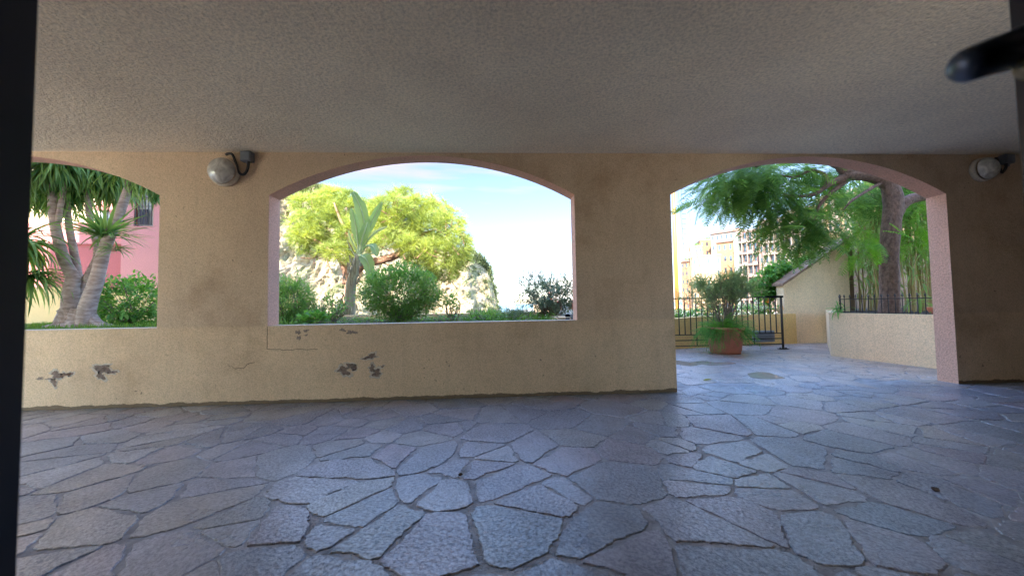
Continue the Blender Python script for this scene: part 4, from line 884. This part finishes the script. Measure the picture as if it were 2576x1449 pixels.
jl([(2130, 455), (2085, 490), (2060, 520), (2050, 550), (2020, 570), (1990, 590)], [16, 12, 10, 8, 6, 3]); jl([(2110, 420), (2060, 400), (1980, 400, -.2), (1900, 420, -.3)], [20, 16, 11, 6]); jl([(2225, 455), (2150, 500, -.2), (2120, 530, -.2)], [12, 8, 3])
def jfol(cl, mat, seed, name='crown', fl=(.30, .52)):
    rs = np.random.default_rng(seed); PP = []; DD = []
    for (x, y, rx, ry_, k, dy) in cl:
        c0 = J(x, y, dy); s2 = (YJ+dy)/FPX; d = rs.normal(0, 1, (k, 3)); d /= np.linalg.norm(d, axis=1)[:, None]
        PP.append(c0+d*np.array([rx*s2, .35, ry_*s2])*(rs.uniform(.05, 1, k)**.5)[:, None]); DD.append(d*[.7, .7, .2]+rs.normal(0, .35, (k, 3))+[-.25, -.15, -.35])
    P = np.concatenate(PP); D = np.concatenate(DD); n = len(P); b = MB(); tv, tf = frond_t(12, .26, .042, .35); b.scatter(tv, tf, P, frame(D, rs.uniform(-.5, .5, n)), rs.uniform(fl[0], fl[1], n)); return part(b, name, mat, e)
jfol([(1775, 505, 34, 14, 18, .1), (1830, 435, 60, 18, 46, 0), (1930, 470, 70, 34, 40, .4), (2000, 520, 50, 30, 16, .4), (2040, 600, 30, 16, 22, .2), (1800, 470, 46, 16, 26, 0), (1850, 455, 60, 26, 60, .3), (1900, 440, 60, 30, 70, -.2), (1880, 490, 60, 28, 60, .1), (1830, 505, 40, 18, 24, .2), (1960, 430, 60, 24, 60, .3), (1960, 500, 60, 34, 70, .2), (2030, 440, 60, 30, 60, .5),
      (1985, 545, 50, 30, 60, .1), (1945, 580, 26, 20, 22, 0), (2040, 560, 44, 30, 60, .2), (2080, 520, 44, 34, 60, .6), (2090, 580, 26, 18, 22, .3), (1920, 545, 30, 20, 22, .2), (2130, 480, 50, 34, 60, .9), (2180, 490, 40, 30, 40, 1.0),
      (2300, 450, 50, 34, 50, .5), (2080, 430, 50, 20, 34, .4), (1880, 420, 70, 16, 30, .2), (2010, 600, 26, 16, 18, .1), (1960, 610, 14, 12, 8, .1)], M['jac'], 61)
jfol([(2170, 610, 22, 26, 16, -.15), (2190, 570, 18, 18, 9, -.1), (2150, 640, 16, 14, 8, -.1), (2300, 560, 34, 50, 40, .3), (2320, 500, 30, 30, 26, .2), (2290, 610, 20, 18, 10, .2)], M['jac2'], 62, 'crown', (.26, .42))

# ------------------------------------------------------------------ bamboo
def bamboo(name, label, cx, cy, n, h, spread, nl, seed, lean=(0, 0)):
    rs = np.random.default_rng(seed); e = thing(name, label, 'bamboo', 'clumps of bamboo behind the feathery tree', (cx, cy, .7)); b = MB(); nodes = []
    for i in range(n):
        x0, y0_ = cx+rs.normal(0, spread*.35), cy+rs.normal(0, .14); hh = h*rs.uniform(.7, 1.05); lx, ly = lean[0]+rs.normal(0, .22), lean[1]+rs.normal(0, .12)
        q = bez([(x0, y0_, .68), (x0+lx*.25, y0_+ly*.25, .7+hh*.4), (x0+lx*1.2, y0_+ly*1.2, .7+hh)], 16); r = np.full(len(q), rs.uniform(.010, .017)); r[::3] *= 1.22; b.tube(q, r*np.linspace(1, .5, len(q)), 6); nodes.append(q)
    part(b, 'canes', M['cane'], e)
    N_ = np.concatenate([q[3:] for q in nodes]); w = np.linspace(.3, 1, len(nodes[0])-3); k = nl; I = rs.choice(len(N_), k, p=np.tile(w**4, len(nodes))/np.sum(np.tile(w**4, len(nodes))))
    P = N_[I]+rs.normal(0, 1, (k, 3))*[.20, .16, .14]; D = rs.normal(0, .7, (k, 3))+[0, -.1, -.35]; b = MB(); b.scatter(*leaf_t(.12, 4, .35, .25, .8), P, frame(D, rs.uniform(-.6, .6, k)), rs.uniform(.12, .26, k)); part(b, 'foliage', M['bam'], e)
bamboo('bamboo', 'bamboo clump leaning out between the gable wall and the brown trunk', 8.55, 7.6, 20, 3.0, .5, 2200, 71, (-.25, -.1))
bamboo('bamboo', 'low leafy bamboo clump close behind the brown pier at the end of the gable wall', 8.95, 8.3, 22, 2.2, .7, 2400, 75, (0, 0))
bamboo('bamboo', 'bamboo clump directly behind the brown tree trunk', 9.15, 7.5, 18, 3.3, .6, 1700, 72, (0, 0))
bamboo('bamboo', 'bamboo clump between the brown trunk and the pink jamb, bare yellow canes showing', 9.3, 6.9, 26, 3.2, .9, 1500, 73, (.1, 0))
bamboo('bamboo', 'bamboo clump deepest in the corner against the dark wall', 10.4, 8.2, 26, 3.6, 1.0, 1800, 74, (0, 0))
# broad ginger-like leaves near the fence
e = thing('broad_leaf_plant', 'plant with long pale green blades between the trunk and the pink jamb', 'plant', loc=(J(2300, 770)[0], 6.2, .7))
b = MB(); rs = np.random.default_rng(81)
for i in range(16):
    s0 = J(2295+rs.uniform(-26, 30), 770-rs.uniform(0, 75), rs.uniform(-.1, .2)); d = np.array([[rs.normal(0, 1), -.3, rs.uniform(-.5, .6)]]); b.scatter(*leaf_t(.17, 5, .5, .25), s0[None], frame(d), [rs.uniform(.2, .34)])
part(b, 'leaves', M['bam'], e)
b = MB()
for i in range(5): s0 = J(2280+i*10, 800, 0); b.tube([s0, s0+[.02, 0, .5]], .006, 5)
part(b, 'stems', M['cane'], e)
e = thing('drooping_leaf_plant', 'little plant with arching leaves hanging at the far corner of the planter fence', 'plant', loc=(6.1, 6.25, .72))
b = MB(); n = 34; b.scatter(*strap_t(.10, 5, .8), np.tile([6.05, 6.22, .80], (n, 1))+rs.normal(0, .04, (n, 3)), frame(rs.normal(0, .7, (n, 3))+[-.6, -.2, .4]), rs.uniform(.15, .28, n)); part(b, 'leaves', M['fern'], e)
# little terracotta trough with flowers
c0 = J(2298, 775, -.9); c0 = np.array([6.42, 5.12, .748])
e = thing('terracotta_bowl', 'small terracotta bowl of trailing violet flowers on the planter wall behind the iron fence', 'pot', loc=c0)
b = MB(); b.lathe([(0, 0), (.07, 0), (.105, .085), (.112, .10), (.10, .10), (.09, .075), (0, .075)], 22, o=c0+[0, 0, .002]); part(b, 'bowl', M['terra'], e, True)
c1 = c0+[-.02, -.28, .05]; b = MB(); n = 520; P = c1+rs.normal(0, 1, (n, 3))*[.07, .12, .055]; b.scatter(*LF, P, frame(rdir(n)), rs.uniform(.03, .055, n)); part(b, 'foliage', M['fern'], e)
b = MB(); n = 60; P = c1+rs.normal(0, 1, (n, 3))*[.08, .13, .05]+[-.03, 0, .03]; b.scatter(*leaf_t(.8, 2), P, frame(rdir(n)), rs.uniform(.02, .035, n)); part(b, 'blossom', M['violetf'], e)

# ------------------------------------------------------------------ boats: only their masts rise above the walls
def boat(label, mx_, my_, mr, mh, mat, ratl=False, L_=11):
    e = thing('sailing_boat', label, 'boat', 'sailing boats in the harbour', (mx_, my_, -6)); n = 12; V = []; F = []
    for i in range(n+1):
        t = i/n; w = 1.7*math.sin(math.pi*min(1, .18+t*.82))**.7; y = my_-L_*.5+L_*t
        V += [(mx_-w*.5, y, -6.4), (mx_-w, y, -4.9+.25*t), (mx_+w, y, -4.9+.25*t), (mx_+w*.5, y, -6.4)]
    for i in range(n):
        for j in range(3): F.append((4*i+j, 4*i+j+1, 4*i+j+5, 4*i+j+4))
    b = MB(); b.add(V, F+[(0, 1, 2, 3), (4*n+3, 4*n+2, 4*n+1, 4*n)]); part(b, 'hull', M['white'], e)
    b = MB(); b.tube([(mx_, my_, -5), (mx_, my_, mh)], [mr, mr*.8], 14); part(b, 'mast', mat, e, True)
    b = MB()
    for dx, dy in ((1.6, .6), (-1.6, .6), (0, L_*.48), (0, -L_*.48)): b.tube([(mx_+dx, my_+dy, -4.8), (mx_, my_, mh-.3)], .012, 4)
    b.tube([(mx_+.5, my_, -4.8), (mx_+.62, my_, mh-.3)], .012, 4) if ratl else None
    part(b, 'stay', M['iron'], e)
    if ratl:
        for k in range(34): z = 1.5+k*.36; b = MB(); b.box(mx_+.60, mx_+.80+.004*k, my_-.02, my_+.02, z, z+.03); part(b, 'step', M['iron'], e)
M['mast'] = plain('varnished_mast', (.42, .17, .035), .35, var=.1)
P = at(1698, 600, 26); boat('tall orange mast with stays and steps at the left edge of the walk-through arch', P[0], 26, .16, 14.5, M['mast'], True)
P = at(1283, 700, 62); boat('slim white mast standing against the sky to the right of the headland', P[0], 62, .10, 5.6, M['white'])
P = at(1291, 700, 74); boat('second slim white mast, shorter and fainter than its neighbour', P[0], 74, .10, 4.6, M['white'])

# ------------------------------------------------------------------ kiosk with red panels behind the arching shrub
e = thing('kiosk', 'cream hut with red striped shutters seen through the arching grey shrub', 'kiosk', loc=(at(1420, 790, 12)[0], 12.2, -.3))
A, C = at(1405, 700, 12), at(1560, 790, 12)
b = MB(); b.box(A[0], C[0], 12.0, 14.5, -.3, at(1430, 700, 12)[2]); part(b, 'wall', M['white'], e)
A1 = at(1362, 740, 12); b = MB(); b.box(at(1362, 790, 12)[0], A[0]-.01, 12.3, 14.4, -.3, .95); part(b, 'side_wall', M['cream'], e)
M['redp'] = plain('red_paint', (.65, .06, .04), .5, var=.2)
for (xa, xb, ya, yb) in [(1380, 1391, 735, 800), (1401, 1413, 758, 772), (1438, 1446, 755, 770)]:
    q, r = at(xa, ya, 11.9), at(xb, yb, 11.9); b = MB(); k = 3
    for i in range(k): x = q[0]+(r[0]-q[0])*i/k; b.box(x, x+(r[0]-q[0])/k*.75, 11.93, 11.97, r[2]-.1, q[2])
    part(b, 'shutter', M['redp'], e)

# ------------------------------------------------------------------ headland cliff
m_, t, bb = newmat('limestone'); p = posn(t)
mpn = t.nodes.new('ShaderNodeMapping'); mpn.inputs['Scale'].default_value = (.5, .5, .16); t.links.new(p, mpn.inputs[0])
n1 = noise_n(t, 1., 9, .68, mpn.outputs[0], .5); r1 = ramp(t, n1.outputs['Fac'], .32, (.16, .115, .065), .58, (.37, .285, .175))
n2 = noise_n(t, .45, 7, .7, p); r2 = ramp(t, n2.outputs['Fac'], .50, (0, 0, 0), .60, (.75, .75, .75)); c = mixc(t, r2.outputs[0], r1.outputs[0], (.11, .12, .05))
t.links.new(c.outputs[0], bb.inputs['Base Color']); bb.inputs['Roughness'].default_value = .95
bp = t.nodes.new('ShaderNodeBump'); bp.inputs['Strength'].default_value = 1; bp.inputs['Distance'].default_value = .6; t.links.new(n1.outputs['Fac'], bp.inputs['Height']); t.links.new(bp.outputs[0], bb.inputs['Normal']); M['rock'] = m_
YC = 62
prof = [at(x, y, YC) for x, y in [(200, 380), (560, 420), (697, 452), (796, 462), (830, 486), (880, 498), (932, 503), (1000, 540), (1100, 590), (1180, 616), (1205, 632), (1226, 658), (1238, 700), (1249, 748), (1255, 778), (1262, 800)]]
prx = [p_[0] for p_ in prof]; prz = [p_[2] for p_ in prof]
prx.append(prx[-1]+.5); prz.append(-7.)
def topz(x): return np.interp(x, prx, prz)
NX, NZ = 230, 64; V = []; F = []
xs = np.linspace(prx[0], prx[-1], NX+1)
for i, x in enumerate(xs):
    tz = topz(x)+.5*mnoise.noise(Vector((x*.5, 0, 4)))
    for j in range(NZ+16):
        if j <= NZ:
            v = j/NZ; z = -7+(tz+7)*v; dpt = YC+v*v*7+max(0, (-12-x))*-.22
        else:
            v = 1; k = (j-NZ)/15; z = tz-(tz+7)*k*k*.9+1.2*math.sin(k*3.14); dpt = YC+7+k*26+max(0, (-12-x))*-.22
        q = Vector((x*.22, z*.12, dpt*.1)); d = 2.6*mnoise.noise(q)+1.3*mnoise.noise(q*2.7)+.7*abs(mnoise.noise(q*6.1))+.35*mnoise.noise(q*13)
        V.append((x+.35*mnoise.noise(q*5), dpt+d*2.0*(min(1, (prx[-1]-x)/5+.15)), z+.4*d*.4))
H_ = NZ+16
for i in range(NX):
    for j in range(H_-1): a = i*H_+j; F.append((a, a+H_, a+H_+1, a+1))
F.append(tuple(NX*H_+j for j in range(H_)))
b = MB(); b.add(V, F); V = np.array(V); tag(b.build('cliff', M['rock'], smooth=False), kind='structure')
rs = np.random.default_rng(91); Vg = V.reshape(NX+1, H_, 3); PP = []
for k in range(4200):
    i = rs.integers(0, NX+1); j = int(rs.choice([rs.integers(NZ-6, NZ+5), rs.integers(4, NZ+4)], p=[.62, .38])); q = Vg[i, j]
    den = mnoise.noise(Vector((q[0]*.22, q[2]*.22, 5)))+(.35 if j > NZ-8 else -.12)+(.28 if q[0] > -5.5 else 0)
    if den > .1: PP.append((q, rs.uniform(.35, .95)))
b = MB(); tv, tf = leaf_t(.6, 2, .2)
for q, s0 in PP: k = 46; b.scatter(tv, tf, q+rs.normal(0, 1, (k, 3))*[s0*.55, s0*.4, s0*.42], frame(rdir(k)), rs.uniform(.18, .36, k))
tag(b.build('cliff_scrub', M['cliffv']), kind='stuff')

# ------------------------------------------------------------------ apartment blocks across the harbour
b = MB(); b.box(20, 400, 70, 260, -7, -3.0); tag(b.build('quay', plain('quay_concrete', (.42, .39, .35), .9, var=.15, scale=.2)), kind='structure')
def fac(name, c, c2=None): return stucco(name, c, c2, .2, 3, dist=.02)
M['f_or'] = fac('orange_render', (.30, .16, .085)); M['f_ye'] = fac('yellow_facade', (.32, .21, .12)); M['f_pk'] = fac('peach_render', (.29, .17, .13)); M['f_wh'] = fac('cream_bands', (.31, .23, .185)); M['f_gn'] = fac('pale_mint_strip', (.26, .29, .25))
M['recess'] = fac('rosy_recess', (.22, .11, .09)); M['tile'] = plain('roof_tiles', (.26, .13, .08), .85, var=.3, scale=2)
M['wglass'] = glassmat('window_dark', (.03, .04, .05), .15)
def block(label, p0, p1, depth, z0, z1, wallm, floors, bays, balc, roof='flat', wins=None, balmat='f_wh', arch=(), rec=None):
    """apartment block whose front runs from plan point p0 to p1; balc lists the bays that carry balconies"""
    p0, p1 = np.array(p0, float), np.array(p1, float); d = p1-p0; W_ = np.linalg.norm(d); d /= W_; nrm = np.array([d[1], -d[0]])      # towards the viewer
    c = (p0+p1)/2-nrm*depth/2; e = thing('apartment_block', label, 'building', 'apartment buildings across the harbour', (c[0], c[1], -3)); ang = math.atan2(d[1], d[0])
    def fb(b, u0, u1, v0, v1, za, zb, m=0): b.box(u0, u1, v0, v1, za, zb, m, ang, (p0[0], p0[1], 0))       # v grows away from the viewer
    b = MB(); fb(b, 0, W_, 0, depth, z0, z1); w = part(b, 'wall', M[wallm], e); fh = (z1-z0)/floors; bw = W_/bays; cnt = 0
    b = MB()
    if roof == 'tile':
        V = np.array([(-.6, -.6, z1), (W_+.6, -.6, z1), (W_+.6, depth+.6, z1), (-.6, depth+.6, z1), (W_*.2, depth*.5, z1+depth*.16), (W_*.8, depth*.5, z1+depth*.16)]); cs, sn = math.cos(ang), math.sin(ang); V = np.c_[V[:, 0]*cs-V[:, 1]*sn+p0[0], V[:, 0]*sn+V[:, 1]*cs+p0[1], V[:, 2]+.02]
        b.add(V, [(0, 1, 5, 4), (1, 2, 5), (2, 3, 4, 5), (3, 0, 4), (3, 2, 1, 0)]); part(b, 'roof', M['tile'], e)
    else: fb(b, -.15, W_+.15, -.15, depth, z1, z1+.5); part(b, 'parapet', M['f_wh'], e)
    for f in range(floors):
        zb = z0+f*fh
        for k in range(bays):
            u = k*bw
            if k in balc:
                if cnt < 48:
                    b = MB(); fb(b, u+.15, u+bw-.15, -.06, -.02, zb+.35, zb+fh-.25); part(b, 'recess', M[rec or 'recess'], e)
                    b = MB(); fb(b, u+.1, u+bw-.1, -1.5, 0, zb-.12, zb+.15); fb(b, u+.1, u+bw-.1, -1.5, -1.38, zb+.15, zb+(1.05 if (f+k) % 2 else .5))
                    fb(b, u+.02, u+.22, -1.5, 0, zb-.12, zb+fh); bo = part(b, 'balcony', M[balmat], e)
                    b = MB(); 
                    for q in range(8): uu = u+.25+(bw-.5)*q/7; fb(b, uu-.02, uu+.02, -1.46, -1.43, zb+.15, zb+1.12)
                    fb(b, u+.2, u+bw-.2, -1.47, -1.43, zb+1.1, zb+1.16); b.build('railing', M['iron'], bo)
                    b = MB(); fb(b, u+bw*.22, u+bw*.62, -.14, -.08, zb+.3, zb+fh-.5); b.build('window', M['wglass'], bo); cnt += 1
            elif wins is None or (k in wins):
                b = MB(); fb(b, u+bw*.3, u+bw*.68, -.05, -.02, zb+fh*.36, zb+fh*.78); wo = part(b, 'window', M['wglass'], e)
                b = MB(); fb(b, u+bw*.26, u+bw*.72, -.12, 0, zb+fh*.30, zb+fh*.35); b.build('sill', M['f_wh'], wo)
    return e, fb, ang, p0
def pl(px, Y): q = at(px, 700, Y); return (q[0], q[1])
def zt(py, px, Y): return at(px, py, Y)[2]
block('small low orange block with a tiled roof at the left end of the harbour buildings', pl(1714, 150), pl(1744, 146), 14, -3, zt(660, 1714, 150), 'f_or', 6, 3, (), 'tile')
block('tall narrow yellow block second from the left across the harbour', pl(1738, 140), pl(1770, 138), 14, -3, zt(622, 1740, 140), 'f_ye', 8, 3, (), 'flat')
block('orange block stepped behind the tall yellow one, with roof terrace plants', pl(1764, 158), pl(1800, 156), 14, -3, zt(606, 1770, 158), 'f_or', 8, 3, ())
block('broad sunlit yellow block low in front, above the potted shrub', pl(1742, 122), pl(1815, 118), 9, -3, zt(647, 1770, 122), 'f_ye', 5, 6, (), 'flat', (0, 3, 5))
block('cream topped block with a tiled roof at the middle of the harbour buildings', pl(1792, 150), pl(1862, 142), 14, -3, zt(590, 1800, 150), 'f_wh', 8, 6, (), 'tile')
block('peach orange block with small square windows beside the mint strip', pl(1806, 130), pl(1848, 126), 6, -3, zt(612, 1806, 130), 'f_or', 6, 3, (), 'tile')
block('narrow pale mint green stair tower', pl(1849, 125), pl(1859, 124), 8, -3, zt(595, 1849, 125), 'f_gn', 6, 1, (), 'flat', ())
block('cream block of stacked balconies to the right of the mint tower', pl(1859, 126), pl(1912, 121), 10, -3, zt(585, 1859, 126), 'f_wh', 7, 4, (0, 1, 2, 3), 'flat')
block('peach block of balconies with one column of small windows', pl(1912, 119), pl(1985, 112), 11, -3, zt(560, 1912, 119), 'f_pk', 8, 5, (1, 2, 3, 4), 'flat', (0,), rec='recess')
block('cream and white block with wide white balconies', pl(1985, 110), pl(2070, 102), 11, -3, zt(535, 1985, 110), 'f_wh', 8, 5, (0, 1, 3, 4), 'flat', (2,), rec='f_pk')
block('yellow orange block at the right end, rising behind the gable wall', pl(2070, 100), pl(2190, 90), 12, -3, zt(500, 2070, 100), 'f_ye', 9, 6, (0, 2, 4), 'flat', (1, 3, 5))
# roof-terrace planting
for (px, py, Y, w_, lab) in [(1752, 619, 141, 26, 'roof garden bushes on the tall narrow yellow block'), (1728, 655, 149, 16, 'small round tree on the roof of the low orange block'), (1782, 602, 157, 22, 'bushes along the roof terrace of the stepped orange block'), (1825, 584, 149, 24, 'bushes on the ridge of the cream topped block')]:
    c0 = at(px, py, Y+3); e = thing('roof_shrub', lab, 'shrub', 'plants on the harbour roofs', c0-[0, 0, 1.0]); n = 500; b = MB(); b.scatter(*leaf_t(.6, 2), c0+rng.normal(0, 1, (n, 3))*[w_*.05, 1., .55], frame(rdir(n)), rng.uniform(.25, .5, n)); part(b, 'foliage', M['fine'], e)
    b = MB(); b.tube([c0-[0, 0, 2.2], c0], .15, 6); part(b, 'stem', M['twig'], e)
